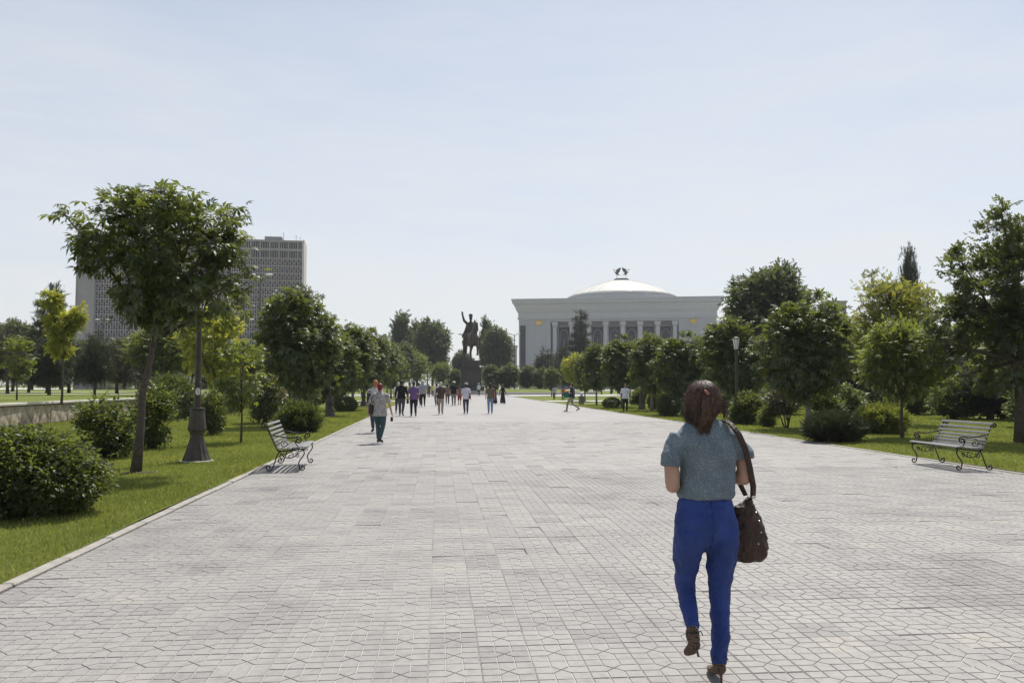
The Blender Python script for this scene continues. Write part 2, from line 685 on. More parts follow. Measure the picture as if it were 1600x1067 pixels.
def slab_pose(x, y):
    if random.random() < 0.09:
        t, zo = R(0.8), random.uniform(-.0065, .001)
    else:
        t, zo = R(0.22), random.uniform(-.002, .0008)
    return Matrix.Translation((x, y, zo)) @ Matrix.Rotation(random.gauss(0, t), 4, 'X') @ Matrix.Rotation(random.gauss(0, t), 4, 'Y') @ Matrix.Rotation(R(random.gauss(0, .12)), 4, 'Z') @ Matrix.Diagonal((1 - abs(random.gauss(0, .005)) - (.012 if random.random() < .08 else 0), 1 - abs(random.gauss(0, .006)) - (.014 if random.random() < .08 else 0), 1, 1))


pv = np.array(_pat.v)
fv = np.array(_flat.v)
PV4 = np.c_[pv, np.ones(len(pv))]
FV4 = np.c_[fv, np.ones(len(fv))]
n_pat = 0
mp_v, mp_f, mp_t, off = [], [], [], 0
fp_v, fp_f, fp_t, foff = [], [], [], 0
for k, (d, x, y, i, j) in enumerate(cells):
    M = slab_pose(x, y)
    if k < 300:
        o = bpy.data.objects.new('slab', slab_me)
        COL.objects.link(o)
        o.matrix_world = M
        o.parent = paving
        continue
    A = np.array(M)
    t = random.random()
    if y < 15.5:
        mp_v.append((PV4 @ A.T)[:, :3])
        mp_f += [tuple(q + off for q in f) for f in _pat.f]
        n_pat += 1
        mp_t.append(np.full(len(pv), t))
        off += len(pv)
    else:
        fp_v.append((FV4 @ A.T)[:, :3])
        fp_f += [tuple(q + foff for q in f) for f in _flat.f]
        fp_t.append(np.full(len(fv), t))
        foff += len(fv)
for nm, v_, f_, t_ in (('slab_field', mp_v, mp_f, mp_t), ('slab_field', fp_v, fp_f, fp_t)):
    me = bpy.data.meshes.new(nm)
    me.from_pydata(np.concatenate(v_).tolist(), [], f_)
    a = me.attributes.new('tint', 'FLOAT', 'POINT')
    a.data.foreach_set('value', np.concatenate(t_).astype(np.float32))
    o = link(nm, me, [M_SLAB_A, M_DUST], paving)
    if v_ is mp_v:                                   # groove floors
        mi = np.zeros(len(f_), dtype=np.int32)
        mi[::len(_pat.f)] = 1
        me.polygons.foreach_set('material_index', mi)
    o['kind'] = 'stuff'

# ---- kerbs
kmb = MB()
kmb.box((0, 0, 0), (0.11, 0.992, 0.16), bev=0.012)
kerb_me = kmb.mesh('kerb_stone')
kerb_me.materials.append(M_KERB)
kerb = empty('kerb')
kerb['kind'] = 'structure'
for sx, xx in ((-1, X0 - 0.085), (1, X1 + 0.085)):
    for j in range(0, 75):
        yy = 2.5 + j
        o = bpy.data.objects.new('kerb_stone', kerb_me)
        COL.objects.link(o)
        o.location = (xx + random.gauss(0, .003), yy, -0.066 + random.gauss(0, .003))
        o.rotation_euler = (R(random.gauss(0, .15)), 0, R(random.gauss(0, .2)))
        o.parent = kerb
for xx in (X0 - .085, X1 + .085):
    b = MB()
    b.box((xx, 113.6, -0.05), (0.13, 72, 0.16))
    b.build('kerb_run', M_KERB, kerb)

# ---- retaining wall along the terrace
wall = tag(empty('retaining_wall', (-16.8, 8, 0)), 'low brown stone retaining wall with pale coping along the far lawn', 'wall')
b = MB()
b.box((-0.09, 51, .40), (0.16, 106, .80))
b.build('wall_core', M_BED, wall)
pm = []
for k in range(3):
    b = MB()
    b.box((0, 0, 0), (0.07, 0.70 + .1 * k, 0.76), bev=0.02)
    for i, q in enumerate(b.v):
        b.v[i] = (q[0] + random.uniform(-.014, .014), q[1], q[2])
    me = b.mesh('stone_panel')
    me.materials.append(M_STONE)
    pm.append(me)
yy = 0.0
while yy < 92:
    k = random.randrange(3)
    w = 0.70 + .1 * k
    o = bpy.data.objects.new('stone_panel', pm[k])
    COL.objects.link(o)
    o.parent = wall
    o.location = (0.025 + random.uniform(-.01, .012), yy + w / 2, 0.385)
    yy += w + 0.018
b = MB()
b.box((0, 0, 0), (0.36, 1.19, 0.10), bev=0.012)
cop_me = b.mesh('coping_slab')
cop_me.materials.append(M_COPING)
for j in range(78):
    o = bpy.data.objects.new('coping_slab', cop_me)
    COL.objects.link(o)
    o.parent = wall
    o.location = (-0.03, 0.6 + j * 1.2, 0.852)

# ---- bare soil round the leaning tree's foot
M_SOIL = mat('bare_soil', (.060, .046, .034), .95, .4, 12, .8, 20)
tb0 = gp(212, 740)
ring = [(tb0.x + (.30 + .10 * math.sin(3 * a + 1) + random.uniform(-.06, .06)) * math.cos(a), tb0.y + (.30 + .1 * math.cos(2 * a) + random.uniform(-.06, .06)) * math.sin(a)) for a in np.linspace(0, 6.283, 26)[:-1]]
b = MB()
b.add([(x, y, .024) for x, y in ring] + [(tb0.x, tb0.y, .05)], [(i, (i + 1) % 25, 25) for i in range(25)])
o = b.build('soil_patch', M_SOIL)
o['kind'] = 'structure'

# ---- platform round the monument
M_GRAN = mat('dark_granite', (0.028, 0.023, 0.022), 0.45, 0.25, 8, 0.05, 60)
M_STEP = mat('grey_granite_step', (0.36, 0.34, 0.33), 0.6, 0.15, 6)
STX, STY = 5.45, 139.0
b = MB()
b.lathe([(15.5, -.1), (15.5, .42), (15.1, .45), (14.9, .45)], 72, (STX + 8, STY + 10, 0))
o = b.build('monument_kerb', M_STEP)
o['kind'] = 'structure'
b = MB()
b.lathe([(14.92, .40), (14.8, .5), (8, .85), (0.2, .95)], 72, (STX + 8, STY + 10, 0))
o = b.build('monument_lawn', M_LAWN)
o['kind'] = 'structure'
sheet('palace_square', 6, 320, 236, 520, -.05, M_PATH)
sheet('hotel_square', -330, -40, 236, 520, -.05, M_PATH)
sheet('monument_square', -40, 50, 128.05, 139.5, .065, M_PATH)

# ------------------------------------------------------------------ palace with dome
M_MARBLE = mat('pale_marble', (0.335, 0.348, 0.365), 0.55, 0.06, 0.5, 0.05, 6)
M_MARBLE2 = mat('pale_marble_trim', (0.395, 0.405, 0.415), 0.5, 0.05, 0.6)
M_DGLASS = mat('dark_window_glass', (0.022, 0.026, 0.030), 0.45, 0.3, 0.4, spec=0.25)
M_GOLD = mat('gilded_relief', (0.60, 0.40, 0.10), 0.38, 0.2, 2, metal=0.6)
M_DOME = mat('white_dome_sheet', (0.80, 0.76, 0.66), 0.28, 0.05, 0.25, spec=0.6)
M_BRONZE = mat('dark_bronze', (0.045, 0.036, 0.030), 0.42, 0.35, 5, 0.2, 14, metal=0.35)

pc = dp(963, 602, 341)
palace = tag(empty('domed_palace', (pc.x, pc.y, -0.1), R(-13)), 'wide white marble palace with flat dome and tall columned portico beyond the trees', 'palace')
S = 0.2664
b = MB()
for x0, x1 in ((-40.9, -27.4), (25.8, 41.1)):
    b.box(((x0 + x1) / 2, 3, 14.8), (x1 - x0, 6, 29.6))
b.box((-.8, 3, 29.06), (53.2, 6, 1.08))
b.box((0.1, 41, 16), (82, 70, 31.9))
b.build('wall', M_MARBLE, palace)
b = MB()
prof = [(0, 29.6), (0.5, 29.6), (0.5, 30.2), (0.25, 30.4), (0.25, 32.2), (0.7, 32.6), (0.7, 33.2), (1.0, 33.3), (1.35, 34.4), (1.9, 35.4), (1.9, 36.0), (2.5, 36.1), (2.7, 37.4), (2.9, 37.5), (2.9, 38.1), (0, 38.1)]
rings = []
for d, z in prof[1:-1]:
    rings.append([(-40.9 - d, -d, z), (41.1 + d, -d, z), (41.1 + d, 76 + d, z), (-40.9 - d, 76 + d, z)])
vv = [p for r_ in rings for p in r_]
ff = []
for i in range(len(rings) - 1):
    for k in range(4):
        k2 = (k + 1) % 4
        ff.append((i * 4 + k, i * 4 + k2, i * 4 + 4 + k2, i * 4 + 4 + k))
ff += [(3, 2, 1, 0), tuple(len(vv) - 4 + k for k in range(4))]
b.add(vv, ff)
b.build('cornice', M_MARBLE2, palace)
wx = [-22.1 + 7.15 * k for k in range(7)]
for k in range(8):
    x = -25.7 + 7.15 * k
    b = MB()
    b.box((x, 1.6, 1.0), (2.6, 2.6, 2.0), bev=.1)
    b.box((x, 1.6, 14.2), (1.7, 1.7, 24.4), bev=.2)
    b.box((x, 1.6, 26.8), (2.1, 2.1, .8), bev=.1)
    b.box((x, 1.6, 27.8), (2.6, 2.6, 1.3), bev=.1)
    b.build('column', M_MARBLE2, palace)
for x in wx:
    b = MB()
    b.box((x, 5.85, 15), (4.7, .25, 23.2))
    w = b.build('window', M_DGLASS, palace)
    b = MB()
    for sx in (-1, 1):
        b.box((x + sx * 2.5, 5.7, 15), (.35, .5, 23.8))
    b.box((x, 5.7, 26.8), (5.4, .5, .4))
    for z in (6, 10.5, 15):
        b.box((x, 5.68, z), (4.6, .16, .16))
    arch = [(x + 1.75 * math.cos(a), 5.62, 22.0 + 3.4 * math.sin(a) ** 0.8) for a in np.linspace(0.02, math.pi - .02, 15)]
    b.tube([(x + 1.75, 5.62, 4)] + arch + [(x - 1.75, 5.62, 4)], 0.11, 5)
    b.box((x, 5.68, 13), (.14, .16, 17))
    b.build('window_frame', M_MARBLE2, w)
for x0, x1 in ((-40.5, -37.8), (37.2, 40.4)):
    b = MB()
    b.box(((x0 + x1) / 2, -0.02, 15.5), (x1 - x0, .3, 23))
    w = b.build('window', M_DGLASS, palace)
    b = MB()
    for x in (x0, x1):
        b.box((x, -.1, 15.5), (.3, .5, 23.5))
    b.box(((x0 + x1) / 2, -.1, 27.2), (x1 - x0 + .5, .5, .4))
    b.build('window_frame', M_MARBLE2, w)
for x in (-32.4, 31.6):
    b = MB()
    for sx in (-1, 1):
        b.box((x + sx * 2.5, -.1, 14.5), (.4, .4, 23.6))
    b.box((x, -.1, 26.45), (5.4, .4, .3))
    b.box((x, -.1, 25.0), (4.5, .3, .25))
    b.build('wall_panel', M_MARBLE2, palace)
    b = MB()
    mir = 1 if x < 0 else -1
    pts = [(0, 0), (1.5, .5), (2.2, 1.5), (.9, 1.25), (1.6, 2.2), (.2, 1.75), (.4, 2.9), (-.6, 1.9), (-1.4, 2.6), (-1.2, 1.3), (-2.1, 1.2), (-1.1, .5), (-1.6, -.4), (-.6, -.1), (-.3, -1.2)]
    b.prism([(x + mir * p[0] * .8, 28.0 + p[1] * .8 - .7) for p in pts], 'y', -.28, .05)
    b.build('gilded_emblem', M_GOLD, palace)
dcx, dcy = 2.3, 34.0
b = MB()
b.lathe([(24.4, 31), (24.4, 41.2), (24.9, 41.4), (24.9, 41.8), (24.2, 41.9)], 72, (dcx, dcy, 0))
b.build('drum', M_MARBLE2, palace, False)
b = MB()
prof = [(24.3 * q, 41.85 + 8.3 * (1 - q ** 2.1) * (1 - .10 * math.sin(math.pi * q))) for q in np.linspace(1, .01, 18)]
b.lathe(prof, 72, (dcx, dcy, 0))
dome = b.build('dome', M_DOME, palace, True)
b = MB()
for k in range(28):
    an = 2 * math.pi * k / 28
    b.tube([(dcx + (r_ + .02) * math.cos(an), dcy + (r_ + .02) * math.sin(an), z + .03) for r_, z in prof], .10, 4)
b.build('dome_seam', M_DOME, dome)
storks = tag(empty('stork_sculpture', (0, 0, 0)), 'pair of dark metal storks with raised wings on top of the dome', 'sculpture')
Mp = Matrix.Translation((pc.x, pc.y, -0.1)) @ Matrix.Rotation(R(-13), 4, 'Z')
storks.matrix_world = Mp @ Matrix.Translation((dcx, dcy, 50.2)) @ Matrix.Scale(1.12, 4)
b = MB()
b.lathe([(3.0, -.25), (3.0, .18), (2.7, .3)], 24)
b.build('pedestal', M_BRONZE, storks)
for sx in (-1, 1):
    b = MB()
    M2 = Matrix.Translation((sx * 1.75, 0, 0.3)) @ Matrix.Rotation(0 if sx > 0 else math.pi, 4, 'Z')
    b.limb([(-.75, 0, 1.75), (-.1, 0, 1.95), (.6, 0, 2.3)], [(.18, .16), (.42, .40), (.22, .2)], 10, M2)
    b.limb([(.6, 0, 2.35), (.95, 0, 3.0), (.85, 0, 3.6), (1.1, 0, 3.9)], [.2, .13, .12, .15], 8, M2)
    b.limb([(1.1, 0, 3.9), (1.9, 0, 3.55)], [.12, .03], 6, M2)
    for sy in (-1, 1):
        b.limb([(0, sy * .2, 1.8), (.15, sy * .22, .9), (0, sy * .22, 0)], [.1, .06, .07], 6, M2)
        b.limb([(.3, sy * .25, 2.2), (-.3, sy * .9, 3.3), (-1.3, sy * 1.1, 4.3)], [(.4, .1), (.75, .09), (.25, .05)], 8, M2)
    b.limb([(-.75, 0, 1.7), (-1.5, 0, 1.35)], [(.22, .1), (.12, .05)], 6, M2)
    b.build('stork', M_BRONZE, storks)

# ------------------------------------------------------------------ slab hotel with lattice front
M_CONC = mat('weathered_concrete', (0.26, 0.245, 0.235), 0.85, 0.15, 0.15, 0.1, 4)
M_LATT = mat('lattice_concrete', (0.285, 0.262, 0.245), 0.85, 0.15, 0.3)
M_RECESS = mat('hotel_window_glass', (0.026, 0.025, 0.027), 0.5, 0.6, 0.7, spec=.2)
hp = [dp(145, 602, 333), dp(312, 602, 343), dp(469, 602, 350)]
hotel = tag(empty('lattice_hotel', (hp[1].x, hp[1].y, -0.1)), 'tall grey slab hotel with concrete lattice front behind the tree with forked crown', 'building')
TOP = 63.9
DIMV = []
for w in range(2):
    A, B_ = Vector((hp[w].x, hp[w].y, 0)), Vector((hp[w + 1].x, hp[w + 1].y, 0))
    Ln = (B_ - A).length
    ang = math.atan2(B_.y - A.y, B_.x - A.x)
    MM = Matrix.Translation(Vector((A.x - hp[1].x, A.y - hp[1].y, 0))) @ Matrix.Rotation(ang, 4, 'Z')
    core = MB()
    core.box((Ln / 2, 7.2, TOP / 2), (Ln, 13.4, TOP))
    o = core.build('wall', M_RECESS, hotel)
    o.matrix_local = MM
    nf = int(round(Ln / .98))
    st = Ln / nf
    b = MB()
    b.box((Ln / 2, .15, -.21), (Ln - .02, .7, .42))
    for k in range(nf + (1 if w == 1 else 0)):
        b.box((k * st + .14, .1, 1.57), (.27, .62, 3.13))
        if (k % 2) == 0:
            b.box((k * st + st / 2 + .14, .12, 1.05), (st - .28, .4, .34))
        else:
            b.box((k * st + st / 2 + .14, .12, 2.05), (st - .28, .4, .34))
    lme = b.mesh('lattice_screen')
    lme.materials.append(M_LATT)
    for r_ in range(16):
        o = bpy.data.objects.new('lattice_screen', lme)
        COL.objects.link(o)
        o.parent = hotel
        o.matrix_local = MM @ Matrix.Translation((0, 0, 55.7 - 3.15 * (r_ + 1) + .42))
    b = MB()                                                        # tall fins of the two upper floors
    for z0, z1, step in ((55.75, 59.2, 1), (60.2, 63.0, 1)):
        for k in range(0, nf + 1, step):
            wide = .55 if k % 4 == 0 else .2
            b.box((min(k * st + .14, Ln - .2), .1, (z0 + z1) / 2), (wide, .5, z1 - z0))
    o = b.build('fin_screen', M_LATT, hotel)
    o.matrix_local = MM
    b = MB()
    b.box((Ln / 2, .0, 55.9), (Ln, .9, .5))
    b.box((Ln / 2, .0, 59.75), (Ln, .9, .95))
    b.box((Ln / 2, .0, 63.4), (Ln, .9, .85))
    o = b.build('floor_band', M_CONC, hotel)
    o.matrix_local = MM
    if w == 0:
        b = MB()
        b.box((-3.2, 6.5, TOP / 2), (6.3, 15, TOP + 1))
        b.box((-7.0, 7.5, TOP / 2), (1.2, 13, TOP))
        o = b.build('end_pier', M_CONC, hotel)
        o.matrix_local = MM
    else:
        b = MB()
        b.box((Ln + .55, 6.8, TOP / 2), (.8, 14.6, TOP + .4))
        o = b.build('end_wall', mat('sunlit_end_wall', (0.50, 0.46, 0.42), .8, .1, .2), hotel)  # sunlight on this end face is painted in as a paler colour
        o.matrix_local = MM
        b = MB()
        b.box((Ln * .70, 6, TOP + .9), (7.2, 8, 1.8))
        o = b.build('roof_house', M_CONC, hotel)
        o.matrix_local = MM
        for fx, hh in ((.93, 3), (.80, 4), (.97, 2.2)):
            b = MB()
            b.tube([(Ln * fx, 4, TOP - .1), (Ln * fx, 4, TOP + hh)], .09, 5)
            b.box((Ln * fx, 4, TOP + hh * .9), (.7, .05, .06))
            o = b.build('antenna', M_CONC, hotel)
            o.matrix_local = MM

# ---- two far blocks
def far_block(u0, u1, v0, D, label, col, steps=()):
    p0, p1 = dp(u0, 602, D), dp(u1, 602, D)
    t = tag(empty('far_building', (p0.x, p0.y, -.1), math.atan2(p1.y - p0.y, p1.x - p0.x)), label, 'building')
    W = (p1 - p0).length
    Hh = 1.6 + (602 - v0) * D / FPX
    m = mat('render_' + t.name, col, .85, .08, .2)
    b = MB()
    b.box((W / 2, 6, Hh / 2), (W, 12, Hh))
    b.box((W / 2, 6, Hh + .3), (W + .6, 12.6, .6))
    for (f0, f1, dh) in steps:
        b.box((W * (f0 + f1) / 2, 6, Hh + .6 + dh / 2), (W * (f1 - f0), 8, dh))
    b.build('wall', m, t)
    nx = max(2, int(W / 3.2))
    for r_ in range(int(Hh / 3.1)):
        for k in range(nx):
            q = MB()
            q.box(((k + .5) * W / nx, -.02, Hh - 1.9 - r_ * 3.1), (W / nx * .5, .1, 1.5))
            q.build('window', M_RECESS, t)
    return t


far_block(786, 808, 541, 430, 'small grey apartment block beside the white palace', (.36, .36, .37), ((.05, .5, 4.0),))
far_block(1304, 1325, 472, 250, 'narrow grey block rising behind the round trees on the right side', (.33, .34, .35))

# ------------------------------------------------------------------ vegetation
def _tmpl_palmate():
    V, F = [], []
    for a, ln in ((-84, .62), (-42, .9), (0, 1.0), (42, .9), (84, .62)):
        c, s_ = math.cos(R(a)), math.sin(R(a))
        loc = [(0, .04, 0), (-.17, .58, -.06), (.17, .58, -.06), (0, 1.0, -.34), (0, .55, -.02)]
        o = len(V)
        for x, y, z in loc:
            x, y, z = x * ln, y * ln, z * ln
            V.append((x * c + y * s_, -x * s_ + y * c, z))
        F += [(o, o + 2, o + 4), (o + 4, o + 2, o + 3), (o, o + 4, o + 1), (o + 4, o + 3, o + 1)]
    return np.array(V), np.array(F)


def _tmpl_simple(w=.28):
    V = [(0, 0, 0), (-w, .45, .07), (w, .45, .07), (0, 1, -.12), (0, .45, 0)]
    F = [(0, 2, 4), (4, 2, 3), (0, 4, 1), (4, 3, 1)]
    return np.array(V), np.array(F)


def _tmpl_spray(n=6, w=.13, seed=3):
    r_ = np.random.default_rng(seed)
    V, F = [], []
    for k in range(n):
        y = k / n * .75
        a = R(50) * (1 if k % 2 else -1) * r_.uniform(.6, 1.3) if k < n - 1 else 0
        ln = .42 * r_.uniform(.8, 1.2)
        z0 = r_.uniform(-.06, .06)
        o = len(V)
        c, s_ = math.cos(a), math.sin(a)
        for x, yy, z in ((0, 0, 0), (-w, .5 * ln, .05), (w, .5 * ln, .05), (0, ln, -.08)):
            V.append((x * c + yy * s_, y - x * s_ + yy * c, z + z0))
        F += [(o, o + 2, o + 3), (o, o + 3, o + 1)]
    return np.array(V), np.array(F)


def _tmpl_needle(n=9, seed=4):
    r_ = np.random.default_rng(seed)
    V, F = [], []
    for k in range(n):
        y = k / n * .7
        d = np.array([r_.uniform(-1, 1), r_.uniform(.5, 1.2), r_.uniform(-.6, .8)])
        d = d / np.linalg.norm(d) * .38
        s_ = np.cross(d, [0, 0, 1])
        s_ = s_ / (np.linalg.norm(s_) + 1e-6) * .035
        o = len(V)
        p = np.array([0, y, 0])
        V += [p - s_, p + s_, p + d]
        F.append((o, o + 1, o + 2))
    return np.array(V), np.array(F)


PALM, SIMPLE, SPRAY, NEEDLE = _tmpl_palmate(), _tmpl_simple(), _tmpl_spray(), _tmpl_needle()
BLADE = _tmpl_spray(5, .055, 8)


def leaf_arrays(P, out, size, tmpl, droop=.2, upb=1.2, jit=.7, tint=None, g=rng, sjit=.3):
    n = len(P)
    f = out + g.normal(0, jit, (n, 3))
    f[:, 2] -= droop
    f /= np.linalg.norm(f, axis=1, keepdims=True) + 1e-9
    u = g.normal(0, .55, (n, 3))
    u[:, 2] += upb
    u -= f * np.sum(u * f, 1, keepdims=True)
    u /= np.linalg.norm(u, axis=1, keepdims=True) + 1e-9
    r_ = np.cross(f, u)
    s_ = (size * np.clip(g.normal(1, sjit, n), .45, 1.7))[:, None, None]
    T, F = tmpl
    V = P[:, None, :] + s_ * (T[None, :, 0:1] * r_[:, None, :] + T[None, :, 1:2] * f[:, None, :] + T[None, :, 2:3] * u[:, None, :])
    k = len(T)
    FF = (F[None] + (np.arange(n) * k)[:, None, None]).reshape(-1, 3)
    t = np.repeat(np.clip(g.uniform(0, 1, n) if tint is None else tint, 0, 1), k)
    return V.reshape(-1, 3), FF, t


def ell_points(ells, n, shell, g):
    E = np.array(ells, float)
    vol = E[:, 3] * E[:, 4] * E[:, 5]
    idx = g.choice(len(E), n, p=vol / vol.sum())
    d = g.normal(0, 1, (n, 3))
    d /= np.linalg.norm(d, axis=1, keepdims=True)
    r_ = (shell ** 3 + (1 - shell ** 3) * g.uniform(0, 1, n)) ** (1 / 3)
    return E[idx, :3] + d * r_[:, None] * E[idx, 3:6], d


M_BARK = mat('grey_brown_bark', (0.085, 0.068, 0.055), 0.9, 0.35, 14, 0.8, 30)
M_BARK_PALE = mat('whitewashed_bark', (0.20, 0.185, 0.16), 0.9, 0.3, 10, 0.6, 30)


def make_tree(name, trunk, tr, fork, ells, nclump, per, clump, tmpl, lsize, lm, bark=None, limbs=6, droop=.2, upb=1.2, jit=.7,
              shell=.45, flat=.65, seed=1, twig=True, crown_name='crown', up=0.0):
    g = np.random.default_rng(seed)
    root = empty(name)
    C, d = ell_points(ells, nclump, shell, g)
    C = C + d * np.array(ells)[:, 3:6].min() * np.maximum(0, g.normal(-.05, .12, nclump))[:, None]
    ctr = np.average(np.array(ells)[:, :3], axis=0, weights=np.prod(np.array(ells)[:, 3:6], axis=1))
    # trunk, limbs and twigs
    tb = MB()
    tp = [Vector(p) for p in trunk]
    n = len(tp)
    if tr > 0:
        rad = [tr * (1.25 if i == 0 else 1 - .5 * i / (n - 1)) for i in range(n)]
        tb.tube(tp, rad, 10)
        # a small flare at the foot
        tb.tube([tp[0] - Vector((0, 0, .05)), tp[0] + (tp[1] - tp[0]) * .06], [tr * 1.7, tr * 1.2], 10)
        start = Vector(fork)
        sel = g.choice(nclump, min(limbs, nclump), replace=False)
        # spread limb ends evenly: farthest point picks
        pick = [int(sel[0])]
        while len(pick) < min(limbs, nclump):
            dist = np.min(np.linalg.norm(C[:, None] - C[pick][None], axis=2), axis=1)
            pick.append(int(np.argmax(dist)))
        paths = []
        for k in pick:
            e = Vector(C[k])
            mid = start.lerp(e, .5) + Vector((g.normal(0, .05), g.normal(0, .05), .10)) * (e - start).length
            if up:
                mid.z -= up * (e - start).length
            pts = []
            for t in (0, .25, .5, .75, 1):
                pts.append((1 - t) ** 2 * start + 2 * t * (1 - t) * mid + t * t * e)
            paths.append(pts)
            tb.tube(pts, [tr * .5, tr * .4, tr * .3, tr * .2, tr * .1], 6)
        if twig:
            A = np.array([[list(p) for p in pts[1:]] for pts in paths]).reshape(-1, 3)
            for k in range(0, nclump, 1 if nclump < 260 else 2):
                q = A[np.argmin(np.linalg.norm(A - C[k], axis=1))]
                a, e = Vector(q), Vector(C[k])
                tb.tube([a, a.lerp(e, .5) + Vector((0, 0, .04 * (e - a).length)), e], [tr * .13, tr * .09, tr * .05], 4, cap=False)
        tb.build('trunk', bark or M_BARK, root, True)
    # leaves round the twig ends
    rep = np.repeat(np.arange(nclump), per)
    P = C[rep] + g.normal(0, 1, (len(rep), 3)) * np.array([clump, clump, clump * flat])
    out = P - ctr
    out /= np.linalg.norm(out, axis=1, keepdims=True) + 1e-9
    tint = np.clip(g.uniform(0, 1, nclump)[rep] * .6 + g.uniform(-.2, .6, len(rep)), 0, 1)
    if up:
        out[:, 2] += up * 2
    V, F, t = leaf_arrays(P, out, lsize, tmpl, droop, upb, jit, tint, g)
    keep = V[:, 2].min()
    me = raw_mesh(crown_name, V, F, t)
    co = link(crown_name, me, lm, root)
    root['_h'] = float(np.percentile(V[:, 2], 99.7))
    root['_w'] = float(np.percentile(V[:, 0], 99.3) - np.percentile(V[:, 0], .7))
    return root


used_protos = set()


def put(proto, u, D, top, width, label, cat, group=None, rot=None, z0=0.0, name=None, bottom=None):
    """stand a copy of a plant on the ground at axial distance D; top and width are its measured extent in photograph pixels"""
    o = proto if proto.name not in used_protos else copy_tree(proto)
    used_protos.add(proto.name)
    p = dp(u, 602, D)
    o.location = (p.x, p.y, z0 - 0.02)
    H = CAM.z + (602 - top) * D / FPX - z0
    sx = width * D / FPX / proto['_w']
    sz = H / proto['_h']
    o.scale = (sx, sx, sz)
    o.rotation_euler = (0, 0, random.uniform(0, 6.28) if rot is None else rot)
    return tag(o, label, cat, group)


LM_CHEST = leaf_mat('chestnut_leaf', (.017, .028, .008), (.062, .082, .024), (.28, .33, .045), .37, .05)
LM_MAPLE = leaf_mat('green_maple_leaf', (.024, .037, .011), (.092, .116, .029), (.38, .44, .06), .42, .05)
LM_YELLOW = leaf_mat('yellow_green_leaf', (.13, .15, .018), (.34, .36, .045), (.62, .62, .07), .48, .04)
LM_YELLOW2 = leaf_mat('olive_yellow_leaf', (.085, .100, .022), (.24, .24, .05), (.48, .48, .08), .42, .05)
LM_DARK = leaf_mat('dark_glossy_leaf', (.013, .021, .009), (.042, .058, .022), (.26, .31, .05), .38, .06, .45)
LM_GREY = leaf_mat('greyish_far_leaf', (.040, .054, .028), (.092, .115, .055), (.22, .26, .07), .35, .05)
LM_PINE = leaf_mat('pine_needle', (.018, .024, .014), (.048, .053, .029), (.10, .12, .04), .25, .04)
LM_PINEB = leaf_mat('brown_pine_needle', (.040, .036, .022), (.085, .075, .045), (.12, .11, .05), .25, .04)
LM_SHRUB = leaf_mat('privet_leaf', (.014, .023, .008), (.058, .078, .022), (.30, .36, .05), .38, .045, .5)
LM_BOX = leaf_mat('clipped_box_leaf', (.018, .030, .010), (.070, .092, .028), (.26, .32, .045), .34, .07, .4)
LM_SPIR = leaf_mat('yellow_green_shrub_leaf', (.07, .095, .02), (.20, .23, .05), (.42, .46, .07), .4, .06)
LM_FLOWER = mat('pale_pink_petal', (.62, .50, .46), .6, .2, 30)

# ---- the near spreading tree
mpx = 14.8 / FPX


def near_ell(u, v, ru, rv, y=0.0, ry=None):
    return ((u - 212) * mpx, y, (741 - v) * mpx, ru * mpx, (ry or ru) * mpx, rv * mpx)


fork_tree = make_tree('spreading_tree', [(0, 0, 0), (.05, .02, .7), (.10, -.02, 1.5), (.22, .0, 2.1), (.34, .02, 2.75)], .085, (.30, 0, 2.45),
                      [near_ell(232, 385, 100, 92, 0, 105), near_ell(168, 365, 78, 56, -.1), near_ell(330, 430, 58, 76, .1, 80),
                       near_ell(262, 470, 72, 52, 0, 80), near_ell(225, 318, 84, 30, 0, 90), near_ell(300, 350, 70, 50, .2, 85),
                       near_ell(360, 400, 30, 34), near_ell(100, 372, 20, 16), near_ell(120, 335, 22, 14)],
                      360, 9, .12, PALM, .155, LM_CHEST, limbs=13, droop=.22, upb=2.0, jit=.6, shell=.30, flat=.6, seed=21)
b0 = gp(212, 740)
fork_tree.location = (b0.x, b0.y, -.02)
fork_tree.rotation_euler = (0, 0, -YAW)
tag(fork_tree, 'tall spreading tree with thin leaning trunk beside the nearest lamp post', 'tree')

# ---- row trees with round crowns
chest = [make_tree('round_crown_tree', [(0, 0, 0), (.02, .01, .8), (-.02, .02, 1.6), (.0, .0, 2.6), (0, 0, 3.6)], .10, (0, 0, 1.75),
                   [(0, 0, 2.85, 1.42, 1.42, 1.65), (.3, .1, 3.6, 1.1, 1.1, 1.15), (-.4, -.1, 2.6, 1.05, 1.05, 1.3)],
                   300, 15, .17, PALM, .185, LM_CHEST, M_BARK_PALE, limbs=9, droop=.35, upb=1.6, jit=.5, shell=.55, seed=31 + k) for k in range(2)]
GL, GR = 'round-crowned trees along the left of the walk', 'round-crowned trees along the right of the walk'
WL = ['first and largest', 'second', 'third', 'fourth', 'fifth', 'sixth', 'seventh']
for k, (u, D, top, w) in enumerate(((465, 32, 450, 128), (512, 43, 512, 92), (551, 52, 509, 80), (577, 64, 515, 66), (597, 80, 530, 52), (611, 98, 545, 40), (623, 118, 553, 32))):
    put(chest[k % 2], u, D, top, w, WL[k] + ' of the round-crowned trees in the row beyond the near bench', 'tree', GL)
for k, (u, D, top, w) in enumerate(((1262, 29.5, 458, 136), (1146, 37, 497, 100), (1066, 44, 520, 84), (1018, 51, 523, 66), (972, 58, 524, 66), (932, 67, 538, 46), (914, 80, 552, 34))):
    put(chest[(k + 1) % 2], u, D, top, w, WL[k] + ' of the round-crowned trees in the row behind the white-shirted man', 'tree', GR)

